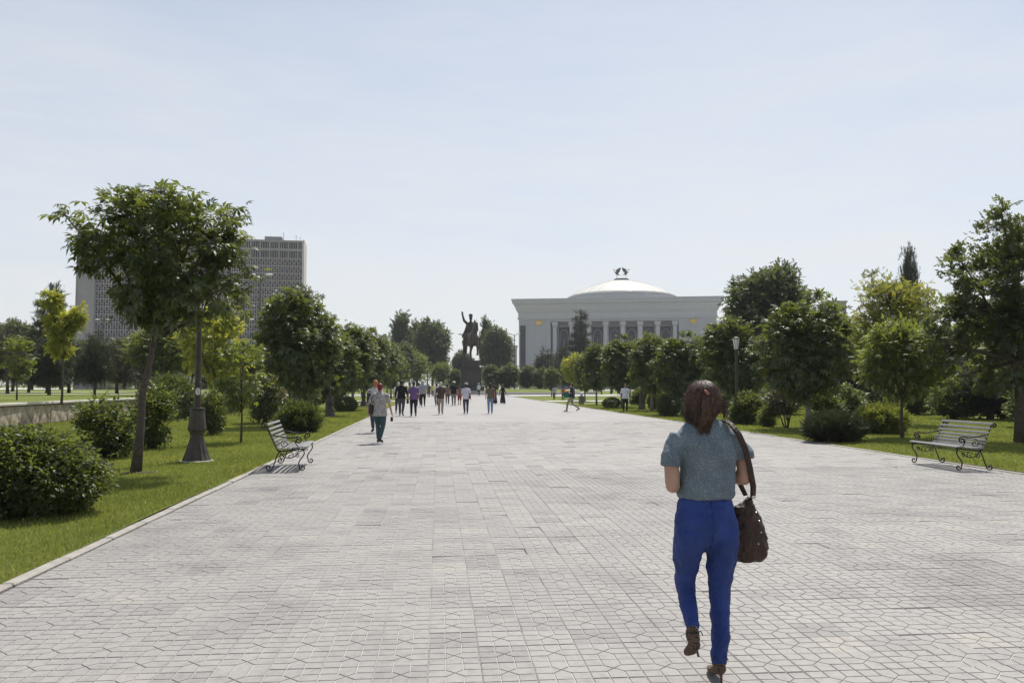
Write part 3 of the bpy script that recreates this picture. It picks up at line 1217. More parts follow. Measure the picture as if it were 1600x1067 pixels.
# ---- young and free-growing trees
young = make_tree('young_tree', [(0, 0, 0), (.02, 0, .8), (-.01, .02, 1.6), (.02, 0, 2.5), (0, 0, 3.2)], .035, (0, 0, 1.0),
                  [(0, 0, 2.2, .72, .72, .8), (.05, 0, 2.8, .5, .5, .42), (-.05, 0, 1.45, .5, .5, .3)], 60, 13, .16, PALM, .15, LM_MAPLE,
                  limbs=9, droop=.1, upb=2.6, jit=.35, shell=.5, flat=.3, seed=41)
put(young, 378, 22.6, 532, 82, 'young slender tree with layered light leaves behind the near bench', 'tree')
put(young, 27, 41, 524, 56, 'small sapling with light leaves on the terrace at the far left', 'tree', z0=.86)
maple = make_tree('maple_tree', [(0, 0, 0), (.05, .02, 1.0), (0, .05, 2.0), (.08, 0, 3.4)], .075, (0, 0, 1.7),
                  [(0, 0, 3.4, 1.5, 1.5, 1.6), (.5, 0, 4.3, .9, .9, .9), (-.8, .2, 3.6, .9, .9, 1.0), (.9, -.2, 2.8, .8, .8, .8)], 170, 30, .26, SPRAY, .22, LM_MAPLE,
                  limbs=10, droop=.25, upb=1.3, shell=.45, seed=42)
ymaple = make_tree('yellow_maple', [(0, 0, 0), (.05, .02, 1.0), (0, .05, 2.0), (.08, 0, 3.4)], .07, (0, 0, 1.6),
                   [(0, 0, 3.3, 1.3, 1.3, 1.5), (.5, 0, 4.4, .7, .7, .8), (-.8, .2, 3.7, .7, .7, 1.0), (.8, -.2, 2.6, .7, .7, .7)], 120, 30, .24, SPRAY, .24, LM_YELLOW,
                   limbs=10, droop=.2, upb=1.3, shell=.5, seed=43)
omaple = make_tree('olive_maple', [(0, 0, 0), (.05, .02, 1.0), (0, .05, 2.0), (.08, 0, 3.4)], .08, (0, 0, 1.5),
                   [(0, 0, 3.4, 1.3, 1.3, 1.5), (.3, 0, 4.6, .9, .9, .9), (-.9, .2, 3.8, .8, .8, 1.1), (1.0, -.2, 3.4, .8, .8, .9)], 120, 30, .24, SPRAY, .22, LM_YELLOW2,
                   limbs=10, droop=.25, upb=1.3, shell=.5, seed=44)
yfork = make_tree('yellow_fork_tree', [(0, 0, 0), (.03, 0, .9), (0, .0, 1.7), (0, 0, 2.2)], .05, (0, 0, 1.9),
                  [(-.15, 0, 2.7, .42, .42, .75), (-.42, 0, 3.9, .38, .38, .6), (-.65, 0, 4.5, .3, .3, .35), (.35, 0, 3.5, .4, .4, .45), (.78, 0, 3.95, .3, .3, .3)],
                  85, 30, .12, SPRAY, .22, LM_YELLOW, limbs=8, droop=.0, upb=1.2, shell=.3, seed=45)
put(yfork, 97, 36, 455, 66, 'bright yellow forked tree in front of the hotel at the far left', 'tree', rot=-YAW, z0=.86)
put(ymaple, 334, 46, 478, 96, 'yellow-green tree seen behind the lamp post on the left', 'tree')
put(ymaple, 897, 100, 552, 36, 'small yellow-green tree in front of the palace', 'tree')
put(omaple, 1398, 34, 422, 138, 'loose yellowish-green tree on the right below the dark cypress', 'tree')
put(maple, 1408, 24.6, 498, 124, 'light green tree with dark trunk beside the spiraea mound near the right-hand bench', 'tree')
put(maple, 258, 60, 510, 118, 'mid-green broad tree behind the leaning trunk', 'tree', z0=.86)
put(maple, 405, 62, 540, 74, 'green tree behind the young slender tree on the left', 'tree')
put(maple, 440, 75, 545, 60, 'small green tree partly hidden by the first round crown on the left', 'tree')

big = make_tree('broad_dark_tree', [(0, 0, 0), (.03, .0, 1.2), (-.04, .05, 2.6), (0, 0, 4.2), (.1, 0, 5.4)], .13, (0, 0, 2.3),
                [(0, 0, 4.3, 1.7, 1.7, 1.5), (-.9, 0, 3.5, 1.2, 1.2, .9), (.9, 0, 4.0, 1.3, 1.3, 1.3), (-.3, 0, 5.7, .7, .7, .9), (.5, .1, 5.5, .8, .8, .9), (-1.6, .1, 4.7, .5, .5, .5),
                 (-.9, .2, 5.2, .55, .55, .5), (-1.5, 0, 2.9, .8, .8, .6), (.3, 0, 2.6, 1.4, 1.4, .9), (-.8, .2, 2.0, 1.0, 1.0, .7), (1.0, .2, 1.9, 1.0, 1.0, .7)], 310, 30, .12, SPRAY, .17, LM_DARK,
                limbs=15, droop=.1, upb=1.1, jit=.8, shell=.25, seed=46, up=.12)
put(big, 1592, 22.5, 326, 262, 'large dark-leaved tree behind the right-hand bench', 'tree', rot=-YAW)
tall = make_tree('tall_background_tree', [(0, 0, 0), (.1, .0, 3), (-.1, .1, 6), (0, 0, 9)], .22, (0, 0, 4),
                 [(0, 0, 8, 3.0, 3.0, 2.8), (-2.3, .3, 7.2, 1.7, 1.7, 2.2), (2.2, 0, 8.2, 1.8, 1.8, 2.2), (.3, 0, 10, 2, 2, 1.4), (0, 0, 5.5, 2.6, 2.6, 1.6)], 210, 34, .42, SPRAY, .5, LM_GREY,
                 limbs=12, droop=.2, upb=1.2, shell=.4, seed=47)
GB = 'background trees'
put(tall, 1205, 68, 417, 156, 'tall grey-green tree rising behind the largest round crown on the right', 'tree', GB)
put(tall, 676, 190, 500, 66, 'tall dark tree just left of the horseman monument', 'tree', GB)
put(tall, 778, 200, 512, 52, 'tall tree just right of the horseman monument', 'tree', GB)
put(tall, 722, 230, 548, 34, 'lower far tree glimpsed left of the monument legs', 'tree', GB)
put(tall, 622, 150, 535, 62, 'broad far tree at the end of the left row', 'tree', GB)
put(tall, 20, 95, 500, 72, 'grey-green tree at the left edge beyond the terrace', 'tree', GB, z0=.86)
poplar = make_tree('poplar_tree', [(0, 0, 0), (.1, 0, 4), (0, .1, 9), (0, 0, 15)], .22, (0, 0, 3),
                   [(0, 0, 9, 1.3, 1.3, 6), (.5, 0, 12.5, .6, .6, 3.6), (-.7, 0, 11.5, .55, .55, 3.6), (1.2, 0, 9, .6, .6, 4), (-1.3, 0, 8, .6, .6, 4)], 170, 30, .30, SPRAY, .55, LM_GREY,
                   limbs=10, droop=-.5, upb=.6, shell=.4, flat=1.6, seed=48, up=.3)
put(poplar, 628, 200, 490, 44, 'poplar with ragged pointed tops left of the monument', 'tree', GB)
put(poplar, 652, 210, 503, 34, 'second poplar between the first poplar and the dark tree', 'tree', GB)
put(poplar, 760, 215, 498, 26, 'pointed poplar directly behind the horseman', 'tree', GB)
put(poplar, 785, 225, 518, 30, 'smaller poplar beside the grey apartment block', 'tree', GB)
spruce_ells = [(0, 0, 1.6 + k * 1.05, 1.9 * (1 - k / 11.5) + .15, 1.9 * (1 - k / 11.5) + .15, .42) for k in range(10)]
spruce = make_tree('spruce_tree', [(0, 0, 0), (0, 0, 5), (0, 0, 11.5)], .16, (0, 0, 5), spruce_ells, 230, 22, .22, NEEDLE, .62, LM_PINE,
                   limbs=8, droop=.25, upb=1.2, jit=.5, shell=.55, flat=.45, seed=49)
put(spruce, 908, 180, 488, 52, 'dark spruce in front of the palace portico', 'tree')
put(spruce, 75, 78, 446, 70, 'dark conifer rising above the others at the far left', 'tree', z0=.86)
cyp = make_tree('cypress_tree', [(0, 0, 0), (0, 0, 5), (0, 0, 10)], .14, (0, 0, 3), [(0, 0, 5.6, .75, .75, 5.4), (.1, 0, 7, .6, .6, 4)], 200, 22, .2, NEEDLE, .5, LM_PINE,
                limbs=5, droop=-1.2, upb=.3, jit=.4, shell=.6, flat=1.6, seed=50)
put(cyp, 1424, 66, 388, 36, 'dark narrow cypress above the yellowish tree', 'tree')
pine = make_tree('bushy_pine', [(0, 0, 0), (.03, 0, 1.2), (0, .0, 3), (0, 0, 4.6)], .12, (0, 0, 1.6),
                 [(0, 0, 2.4, 1.5, 1.5, 1.0), (0, 0, 3.4, 1.2, 1.2, 1.0), (.1, 0, 4.4, .75, .75, .8), (-.3, 0, 1.7, 1.3, 1.3, .6)], 150, 24, .22, NEEDLE, .42, LM_PINE,
                 limbs=9, droop=-.1, upb=1.0, jit=.7, shell=.45, seed=51)
pineb = make_tree('brown_pine', [(0, 0, 0), (.03, 0, 1.2), (0, .0, 3), (0, 0, 4.6)], .12, (0, 0, 1.6),
                  [(0, 0, 2.4, 1.4, 1.4, 1.0), (0, 0, 3.5, 1.1, 1.1, 1.0), (.1, 0, 4.5, .6, .6, .8), (-.3, 0, 1.7, 1.2, 1.2, .6)], 140, 24, .22, NEEDLE, .42, LM_PINEB,
                  limbs=9, droop=-.1, upb=1.0, jit=.7, shell=.45, seed=52)
GP = 'bushy pines on the terrace'
for pr, u, D, top, w, lb in ((pine, 77, 62, 518, 62, 'dark bushy pine on the terrace right of the sapling'), (pine, 148, 60, 520, 52, 'dark bushy pine left of the leaning trunk'),
                             (pineb, 183, 72, 534, 58, 'brownish pine close to the leaning trunk'), (pineb, 108, 80, 528, 56, 'brownish pine behind the yellow forked tree'),
                             (pineb, 12, 70, 520, 54, 'brownish pine at the left edge of the picture'), (pine, 218, 85, 535, 60, 'dark pine just behind the leaning trunk')):
    put(pr, u, D, top, w, lb, 'tree', GP, z0=.86)
GQ = 'dark conifers among the right-hand lawns'
for pr, u, D, top, w, lb in ((pine, 1340, 52, 548, 70, 'dark bushy conifer behind the dark feathery hedge on the right'), (pine, 1470, 46, 556, 92, 'dark bushy conifer left of the big tree trunk'),
                             (pine, 1545, 38, 560, 112, 'dark bushy conifer above the right-hand bench'), (pine, 1620, 36, 540, 110, 'dark bushy conifer cut by the right edge'),
                             (pine, 1512, 58, 540, 80, 'dark conifer farther back behind the right-hand bench'), (pineb, 852, 190, 545, 44, 'brownish conifer before the left wing of the palace'),
                             (pine, 880, 170, 540, 40, 'dark conifer left of the spruce by the palace'), (pineb, 955, 160, 548, 40, 'brownish conifer below the palace columns'),
                             (pine, 1290, 60, 560, 66, 'dark conifer hidden behind the largest round crown on the right')):
    put(pr, u, D, top, w, lb, 'tree', GQ)
GW = 'small round trees beyond the walk'
for k, (u, D, top, w) in enumerate(((768, 150, 570, 30), (795, 150, 568, 34), (824, 152, 571, 30), (846, 150, 573, 26), (712, 165, 577, 26), (862, 120, 573, 26))):
    put(chest[k % 2], u, D, top, w, ('small round tree just right of the monument', 'small round tree before the poplar by the grey block', 'small round tree below the far left street light by the palace', 'small round tree at the left palace corner', 'small round tree left of the monument plinth', 'lone small round tree on the lawn left of the yellow tree')[k], 'tree', GW)

# ---- shrubs
def shrub(name, ells, n, per, clump, tmpl, ls, lm, stems=6, **kw):
    root = make_tree(name, [(0, 0, 0), (0, 0, .2)], 0, (0, 0, .1), ells, n, per, clump, tmpl, ls, lm, crown_name='foliage', **kw)
    g = np.random.default_rng(7)
    b = MB()
    z = max(e[2] + e[5] for e in ells)
    w = max(e[0] + e[3] for e in ells)
    for k in range(stems):
        a = 2 * math.pi * k / stems
        b.tube([(.06 * w * math.cos(a), .06 * w * math.sin(a), -.03), (.2 * w * math.cos(a), .2 * w * math.sin(a), z * .35), (.45 * w * math.cos(a), .45 * w * math.sin(a), z * .75)],
               [.022, .016, .006], 5)
    b.build('stem', M_BARK, root)
    return root


front_bush = shrub('dense_shrub', [(0, 0, .58, .82, .8, .56), (-.45, .1, .62, .7, .7, .52), (.35, -.05, .5, .62, .62, .48), (0, 0, .9, .5, .5, .25)], 1500, 22, .055, SIMPLE, .055, LM_SHRUB,
                   shell=.80, seed=61, droop=.0, upb=.9, jit=.8)
p = gp(38, 822)
front_bush.location = (p.x - .50, p.y + .75, -.02)
sc_ = (822 - 662) * depth_of(front_bush.location) / FPX / front_bush['_h'] * .88
front_bush.scale = (1.10, 1.0, sc_)
tag(front_bush, 'big dense dark-green shrub nearest the camera at the left edge', 'shrub')
leafy = shrub('leafy_shrub', [(0, 0, .78, .55, .55, .62), (.1, 0, 1.15, .42, .42, .4), (-.2, .1, .5, .4, .4, .45)], 190, 26, .10, SIMPLE, .095, LM_SHRUB, shell=.5, seed=62, droop=-.1, upb=1.1, jit=.8)
ballb = shrub('clipped_shrub', [(0, 0, .62, 1.0, 1.0, .62)], 900, 16, .05, SIMPLE, .075, LM_BOX, shell=.88, seed=63, droop=-.2, upb=.5, jit=.9)
hedge = shrub('evergreen_hedge', [(0, 0, .5, 1.0, .75, .48), (.3, 0, .55, .6, .6, .45)], 420, 22, .09, NEEDLE, .26, LM_PINE, shell=.7, seed=69, droop=-.9, upb=.4, jit=.6)  # shade of the round tree is put into the dark needle colour
spiky = shrub('spiky_shrub', [(0, 0, .45, .7, .7, .42), (0, 0, .6, .5, .5, .35)], 150, 26, .10, BLADE, .26, LM_BOX, shell=.4, seed=64, droop=-1.0, upb=.4, jit=.55)
spir = shrub('mounded_shrub', [(0, 0, .5, .9, .9, .5), (.2, 0, .6, .6, .6, .42)], 300, 26, .09, BLADE, .22, LM_SPIR, shell=.7, seed=65, droop=-.8, upb=.4, jit=.6)
flow = shrub('flowering_shrub', [(0, 0, 1.1, .72, .72, .85), (.1, 0, 1.5, .6, .6, .5), (0, 0, .5, .5, .5, .45)], 300, 22, .11, SIMPLE, .10, LM_DARK, shell=.7, seed=66, droop=.1, upb=1.0)
g = np.random.default_rng(5)
fp, fd = ell_points([(0, 0, 1.12, .80, .80, .90), (.1, 0, 1.5, .66, .66, .54)], 420, .93, g)
fp, fd = fp[fd[:, 2] > -.15], fd[fd[:, 2] > -.15]
V, F, t = leaf_arrays(fp, fd, .085, PALM, .0, .5, .5, None, g)
link('flower_heads', raw_mesh('flower_heads', V, F), LM_FLOWER, flow)['kind'] = 'stuff'
for pr, u, v, top, w, lb in (
        (leafy, 164, 718, 618, 88, 'upright leafy shrub between the big dense shrub and the leaning trunk'),
        (leafy, 238, 702, 602, 78, 'leafy shrub just right of the leaning trunk'),
        (ballb, 264, 656, 585, 82, 'tall smoothly clipped dome shrub behind the leaning trunk'),
        (leafy, 332, 680, 606, 48, 'narrow leafy shrub just right of the nearest lamp post'),
        (flow, 416, 662, 581, 62, 'big dome shrub covered in pale pink flowers behind the near bench'),
        (spiky, 466, 677, 627, 62, 'feathery dark shrub just beyond the near bench'),
        (ballb, 540, 643, 619, 36, 'small clipped ball shrub at the left of the walk'),
        (flow, 478, 655, 588, 44, 'dark rounded shrub under the first round crown on the left'),
        (leafy, 372, 640, 600, 34, 'small shrub behind the young slender tree'),
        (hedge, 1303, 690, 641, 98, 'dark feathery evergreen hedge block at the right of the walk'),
        (spir, 1374, 678, 630, 76, 'bright yellow-green mounded shrub on the right lawn'),
        (leafy, 1166, 663, 610, 52, 'leafy shrub behind the right-hand lamp post'),
        (leafy, 1199, 668, 632, 30, 'small shrub between the lamp post and the largest round crown on the right'),
        (ballb, 955, 637, 620, 28, 'small dark clipped ball near the white-shirted man'),
        (ballb, 1044, 650, 614, 36, 'dark clipped shrub just left of the woman in blue trousers'),
        (spir, 1030, 640, 606, 34, 'light green shrub farther back left of the woman in blue trousers'),
        (leafy, 1095, 652, 618, 44, 'leafy shrub directly behind the woman in blue trousers'),
        (leafy, 1290, 664, 606, 60, 'leafy shrub in the shade of the largest round crown on the right'),
        (flow, 585, 628, 606, 20, 'small dark shrub behind the red-haired woman')):
    q = gp(u, v)
    put(pr, u, depth_of(q), top, w, lb, 'shrub')
multi = make_tree('multi_stem_shrub', [(0, 0, 0), (-.12, 0, .7), (-.25, 0, 1.4)], .03, (0, 0, .4), [(0, 0, 1.5, .6, .6, .55), (.2, 0, 1.9, .4, .4, .3)], 70, 24, .13, SIMPLE, .10,
                  leaf_mat('purple_leaf', (.030, .024, .020), (.062, .052, .036), (.14, .10, .05), .3, .06), limbs=5, shell=.4, seed=68)
b = MB()
for dx in (-.02, .1, .22):
    b.tube([(dx * .4, 0, -.02), (dx, .02, .5), (dx * 2.2, 0, 1.3)], [.03, .024, .012], 6)
b.build('stem', M_BARK, multi)
put(multi, 1229, 31, 600, 66, 'dark purplish multi-stemmed shrub left of the largest round crown on the right', 'shrub')

# ---- undergrowth and trees filling the park behind the rows
ORD = 'first second third fourth fifth sixth seventh eighth ninth tenth eleventh twelfth thirteenth fourteenth fifteenth sixteenth seventeenth eighteenth nineteenth twentieth twenty-first twenty-second'.split()


def nth(k, rows):
    return ORD[sorted(range(len(rows)), key=lambda i: rows[i][1]).index(k)]


GF = 'park trees filling the background'
FR = (
        (maple, 1330, 75, 520, 90), (maple, 1120, 95, 545, 70), (maple, 1235, 88, 535, 80), (maple, 1500, 62, 505, 110), (maple, 1440, 80, 520, 90), (maple, 1590, 55, 520, 120),
        (maple, 985, 130, 560, 44), (maple, 1050, 115, 556, 50), (pine, 1180, 70, 568, 66), (pine, 1090, 80, 572, 56), (pine, 1400, 60, 560, 76), (pine, 1010, 95, 575, 46),
        (maple, 1370, 100, 530, 70), (maple, 940, 140, 565, 40), (tall, 1550, 95, 470, 110), (tall, 1360, 120, 510, 90), (pine, 1225, 55, 585, 60))
for k, (pr, u, D, top, w) in enumerate(FR):
    put(pr, u, D, top, w, nth(k, FR) + ' from the left of the dark park trees filling the background right of the walk', 'tree', GF + ' on the right')
FL = (
        (maple, 300, 85, 530, 70), (maple, 365, 95, 545, 60), (pine, 245, 95, 545, 60), (maple, 500, 90, 545, 60), (maple, 470, 105, 545, 50), (pine, 340, 72, 570, 50),
        (maple, 535, 110, 550, 46), (pine, 420, 85, 572, 44), (maple, 565, 125, 556, 40), (maple, 640, 168, 548, 56), (maple, 690, 172, 566, 32), (maple, 605, 160, 550, 46), (tall, 95, 140, 518, 70), (tall, 195, 145, 526, 70), (tall, -12, 150, 520, 70), (tall, 240, 165, 536, 60), (tall, 50, 130, 515, 70), (tall, 150, 150, 530, 60), (pine, 45, 85, 535, 50), (pineb, -15, 60, 515, 60))
for k, (pr, u, D, top, w) in enumerate(FL):
    put(pr, u, D, top, w, nth(k, FL) + ' from the left of the park trees filling the background left of the walk', 'tree', GF + ' on the left', z0=.86 if u < 470 else 0)
SR = (
        (leafy, 1000, 634, 606, 34), (leafy, 1070, 640, 604, 48), (leafy, 1130, 646, 604, 46), (leafy, 1225, 648, 604, 60), (leafy, 1320, 648, 600, 60), (leafy, 1425, 648, 598, 62), (leafy, 1490, 655, 596, 74),
        (leafy, 1565, 655, 592, 80), (leafy, 1610, 668, 600, 70), (leafy, 1385, 640, 598, 50), (leafy, 1530, 640, 590, 60), (leafy, 1270, 640, 596, 56), (leafy, 1180, 640, 598, 50))
for k, (pr, u, v, top, w) in enumerate(SR):
    put(pr, u, depth_of(gp(u, v)), top, w, nth(k, SR) + ' from the left of the dark shrubs in the shady planting right of the walk', 'shrub', 'shrubs in the shady planting on the right')
SL = ((leafy, 500, 632, 600, 34), (leafy, 455, 636, 598, 44), (leafy, 530, 628, 602, 28), (leafy, 395, 634, 600, 40), (leafy, 350, 630, 602, 34), (leafy, 425, 628, 600, 36))
for k, (pr, u, v, top, w) in enumerate(SL):
    put(pr, u, depth_of(gp(u, v)), top, w, nth(k, SL) + ' from the left of the dark shrubs behind the left row of trees', 'shrub', 'shrubs behind the left row')

# ---- far woods closing the view: one mass
def woods():
    g = np.random.default_rng(77)
    n = 4200
    u = g.uniform(-420, 2050, n)
    D = g.uniform(235, 300, n)
    h = 7.5 + 2.2 * np.sin(u * .021) + 1.6 * np.sin(u * .057 + 1) + 1.0 * np.sin(u * .13 + 2)
    h = np.where((u > 690) & (u < 712), 2.2, h)
    P = []
    for k in range(n):
        q = dp(u[k], 602, D[k])
        P.append((q.x, q.y, g.uniform(.1, 1.0) ** .7 * h[k]))
    C = np.array(P)
    rep = np.repeat(np.arange(n), 16)
    Q = C[rep] + g.normal(0, 1, (len(rep), 3)) * np.array([.9, .9, .6])
    V, F, t = leaf_arrays(Q, np.tile([0, -.3, .2], (len(Q), 1)), 1.0, _tmpl_spray(4, .16, 2), .1, 1, .8, np.clip(g.uniform(0, 1, n)[rep] + g.normal(0, .2, len(rep)), 0, 1), g)
    V[:, 2] = np.maximum(V[:, 2], -.08)
    o = link('distant_woods', raw_mesh('distant_woods', V, F, t), LM_GREY)
    tag(o, 'band of hazy far-off trees closing the horizon', 'trees', kind='stuff')


woods()

# ---- lawn blades
LM_GRASS = leaf_mat('grass_blade', (.110, .145, .024), (.285, .305, .070), (.42, .45, .07), .38, .03)


def blades(n, x0, x1, y0, y1, z0=None, seed=3):
    g = np.random.default_rng(seed)
    x = g.uniform(x0, x1, n * 5)
    y = g.uniform(y0, y1, n * 5)
    w = 1 / (4 + (x ** 2 + y ** 2)) ** .95
    edge = np.abs(np.where(x < 0, x - (X0 - .15), x - (X1 + .15)))
    keep = g.choice(n * 5, n, replace=False, p=w / w.sum())
    x, y, edge = x[keep], y[keep], edge[keep]
    D = np.sqrt(x ** 2 + y ** 2)
    z = lawn_z(x, y) if z0 is None else np.full(n, z0)
    wd = np.maximum(.0032, D * .00042)
    patch = .5 + .5 * np.sin(x * 1.7 + np.sin(y * .9)) * np.sin(y * 1.1 + .7)
    hh = g.uniform(.020, .048, n) * (1 + .5 * np.exp(-edge * 5)) * (1 + D * .012)
    a = g.uniform(0, 6.283, n)
    lx, ly = g.normal(0, .5, n) * hh, g.normal(0, .5, n) * hh
    b0_ = np.stack([x - np.cos(a) * wd, y - np.sin(a) * wd, z - .005], 1)
    b1_ = np.stack([x + np.cos(a) * wd, y + np.sin(a) * wd, z - .005], 1)
    tp = np.stack([x + lx, y + ly, z + hh], 1)
    V = np.stack([b0_, b1_, tp], 1).reshape(-1, 3)
    F = np.arange(n * 3).reshape(-1, 3)
    t = np.repeat(np.clip(g.normal(.15 + .65 * patch, .25), 0, 1), 3)
    o = link('grass', raw_mesh('grass', V, F, t), LM_GRASS)
    o['kind'] = 'stuff'
    return o


tag(blades(420000, -16.5, X0 - .15, 3.0, 60, seed=3), 'short mown grass of the lawn left of the walk', 'grass')
tag(blades(200000, X1 + .15, 26, 9.0, 62, seed=4), 'short mown grass of the lawn right of the walk', 'grass')

# ------------------------------------------------------------------ benches
M_IRON = mat('black_cast_iron', (0.018, 0.019, 0.020), 0.42, 0.25, 20, 0.1, 60, metal=0.2)
M_SLAT = mat('weathered_grey_slat', (0.25, 0.24, 0.23), 0.40, 0.25, 9, 0.25, 60, spec=0.6)


def spiral(cy_, cz, r0, turns, a0, sgn=1, n=22, r1=.18):
    return [(cy_ + r0 * (1 - (1 - r1) * t) * math.cos(a0 + sgn * turns * 2 * math.pi * t), cz + r0 * (1 - (1 - r1) * t) * math.sin(a0 + sgn * turns * 2 * math.pi * t)) for t in np.linspace(0, 1, n)]


def bez(p0, p1, p2, p3, n=14):
    return [tuple(((1 - t) ** 3 * np.array(p0) + 3 * t * (1 - t) ** 2 * np.array(p1) + 3 * t * t * (1 - t) * np.array(p2) + t ** 3 * np.array(p3)).tolist()) for t in np.linspace(0, 1, n)]


def bench(loc, rz, label):
    t = tag(empty('park_bench', loc, rz), label, 'bench', 'wrought-iron benches beside the walk')
    t.scale = (.95, .95, .95)
    L = 1.72
    for sx in (-1, 1):
        x = sx * (L / 2 - .05)
        def tb(b, pts, r_=.012):
            b.tube([(x, p[0], p[1]) for p in pts], r_, 6)
        b = MB()
        tb(b, bez((.14, .40), (.22, .30), (.24, .12), (.30, .03)) + spiral(.345, .075, .062, 1.15, math.pi * 1.22, 1), .013)
        tb(b, bez((.18, .40), (.26, .55), (.32, .70), (.40, .90)) + spiral(.455, .885, .055, 1.2, math.pi * .85, -1), .016)
        b.build('back_leg', M_IRON, t, True)
        b = MB()
        tb(b, bez((-.30, .42), (-.40, .30), (-.16, .22), (-.235, .10)) + spiral(-.295, .072, .062, 1.1, .35, -1), .013)
        b.build('front_leg', M_IRON, t, True)
        b = MB()
        tb(b, bez((-.34, .425), (-.28, .46), (-.05, .38), (.18, .40)), .016)
        tb(b, bez((.14, .38), (.05, .22), (-.1, .22), (-.22, .36)), .010)
        tb(b, spiral(-.06, .30, .075, 1.3, .3, 1), .009)
        tb(b, spiral(.10, .29, .06, 1.3, math.pi - .3, -1), .009)
        tb(b, spiral(-.20, .31, .05, 1.2, 2.2, -1), .008)
        b.build('seat_frame', M_IRON, t, True)
        b = MB()
        tb(b, bez((.31, .68), (.20, .74), (.02, .60), (-.20, .675)) + spiral(-.205, .605, .07, 1.3, math.pi / 2, 1), .015)
        tb(b, spiral(.05, .54, .085, 1.35, math.pi / 2, -1), .009)
        tb(b, bez((-.14, .60), (-.16, .52), (-.2, .48), (-.24, .43)), .010)
        tb(b, spiral(.19, .54, .05, 1.3, .5, 1), .008)
        b.build('armrest', M_IRON, t, True)
    seat = bez((-.33, .450), (-.26, .475), (-.05, .40), (.17, .425), 7)
    back = bez((.215, .47), (.27, .58), (.33, .72), (.405, .91), 7)
    for poly, wd in ((seat, .056), (back, .047)):
        for i, p in enumerate(poly):
            q0, q1 = poly[max(0, i - 1)], poly[min(len(poly) - 1, i + 1)]
            a = math.atan2(q1[1] - q0[1], q1[0] - q0[0])
            if poly is back:
                nrm = (math.sin(a) * .5, -math.cos(a) * .5)
            b = MB()
            b.box((0, 0, 0), (L, wd, .028), bev=.007, M=Matrix.Rotation(a, 3, 'X'))
            o = b.build('slat', M_SLAT, t)
            off_ = .022
            o.location = (random.uniform(-.004, .004), p[0] - math.sin(a) * off_, p[1] + math.cos(a) * off_)
    b = MB()
    b.tube([(-L / 2 + .05, -.02, .36), (L / 2 - .05, -.02, .36)], .009, 6)
    b.build('stretcher', M_IRON, t)
    return t


bench((-2.84, 16.45, 0.0), R(93), 'wrought-iron slatted bench on the left edge of the walk, its side towards the camera')
bench((10.02, 15.4, 0.0), R(-92), 'wrought-iron slatted bench on the right edge of the walk')

# ------------------------------------------------------------------ lamp posts
M_LAMP = mat('brown_painted_iron', (0.060, 0.050, 0.040), 0.5, 0.3, 6, 0.3, 25, metal=0.2)
M_FROST = mat('frosted_lamp_glass', (0.72, 0.70, 0.66), 0.35, 0.06, 3)
M_WHITE = mat('white_sticker', (0.75, 0.75, 0.73), 0.5, 0.05, 5)
M_CONCR = mat('pale_footing', (0.42, 0.40, 0.36), 0.85, 0.2, 9, 0.4, 30)


def make_lamp():
    t = empty('lamp_post')
    b = MB()
    b.lathe([(.34, -.06), (.34, .02), (.32, .03)], 18)
    b.build('footing', M_CONCR, t)
    b = MB()
    b.lathe([(.30, 0), (.285, .05), (.24, .16), (.19, .32), (.145, .48), (.125, .575)], 28, flute=.07)
    b.lathe([(.14, .57), (.15, .60), (.15, .625), (.185, .65), (.19, .70), (.175, .80), (.160, .95), (.150, 1.06), (.135, 1.09), (.165, 1.105), (.165, 1.125), (.07, 1.13)], 28, flute=.035)
    b.build('base', M_LAMP, t)
    b = MB()
    b.lathe([(.068, 1.1), (.064, 1.6), (.075, 1.62), (.075, 1.66), (.062, 1.68), (.052, 2.9), (.075, 2.94), (.075, 2.98), (.05, 3.0), (.06, 3.06)], 18)
    b.build('post', M_LAMP, t, False)
    b = MB()
    b.lathe([(.085, 3.10), (.15, 3.52)], 8)
    lan = b.build('lantern', M_FROST, t)
    b = MB()
    b.lathe([(.06, 3.05), (.10, 3.07), (.10, 3.10), (.085, 3.105)], 8)
    b.lathe([(.17, 3.52), (.185, 3.535), (.12, 3.60), (.04, 3.63), (.035, 3.66), (.012, 3.70)], 8)
    for k in range(8):
        a = 2 * math.pi * k / 8
        b.tube([(.088 * math.cos(a), .088 * math.sin(a), 3.10), (.153 * math.cos(a), .153 * math.sin(a), 3.52)], .008, 4)
    b.build('lantern_cage', M_LAMP, lan)
    return t


lamp0 = make_lamp()
spots = [((307, 721), 'nearest lamp post with flared iron base on the left lawn, white sticker on its shaft'),
         ((515.5, 651), 'second lamp post on the left, under the round-crowned trees'),
         ((568, 634.5), 'third lamp post on the left, just left of the red-haired woman'),
         ((1152, 662), 'lamp post with white lantern on the right, behind the woman in blue trousers'),
         ((1003, 640.5), 'farther lamp post on the right with flared base, right of the white-shirted man')]
for k, ((u, v), lb) in enumerate(spots):
    o = lamp0 if k == 0 else copy_tree(lamp0)
    p = gp(u, v)
    o.location = (p.x, p.y, 0)
    tag(o, lb, 'lamp post', 'lamp posts along the walk')
b = MB()
b.prism([(.048 * math.cos(a), .075 * math.sin(a)) for a in np.linspace(0, 2 * math.pi, 20)[:-1]], 'y', -.004, .004)
st = b.build('sticker', M_WHITE, lamp0)
st.location = (.02, -.069, 1.47)
st.rotation_euler = (0, 0, R(16))
b = MB()
b.tube([(.02, 0, .035), (-.012, 0, .042), (-.016, 0, .012), (.014, 0, -.004), (.016, 0, -.034), (-.018, 0, -.034)], .006, 5)
q = b.build('sticker_mark', M_IRON, st)
q.location = (0, -.004, 0)

# ---- tall twin street lights far away
M_POLE = mat('grey_pole', (.10, .10, .105), .5, .1, 2)


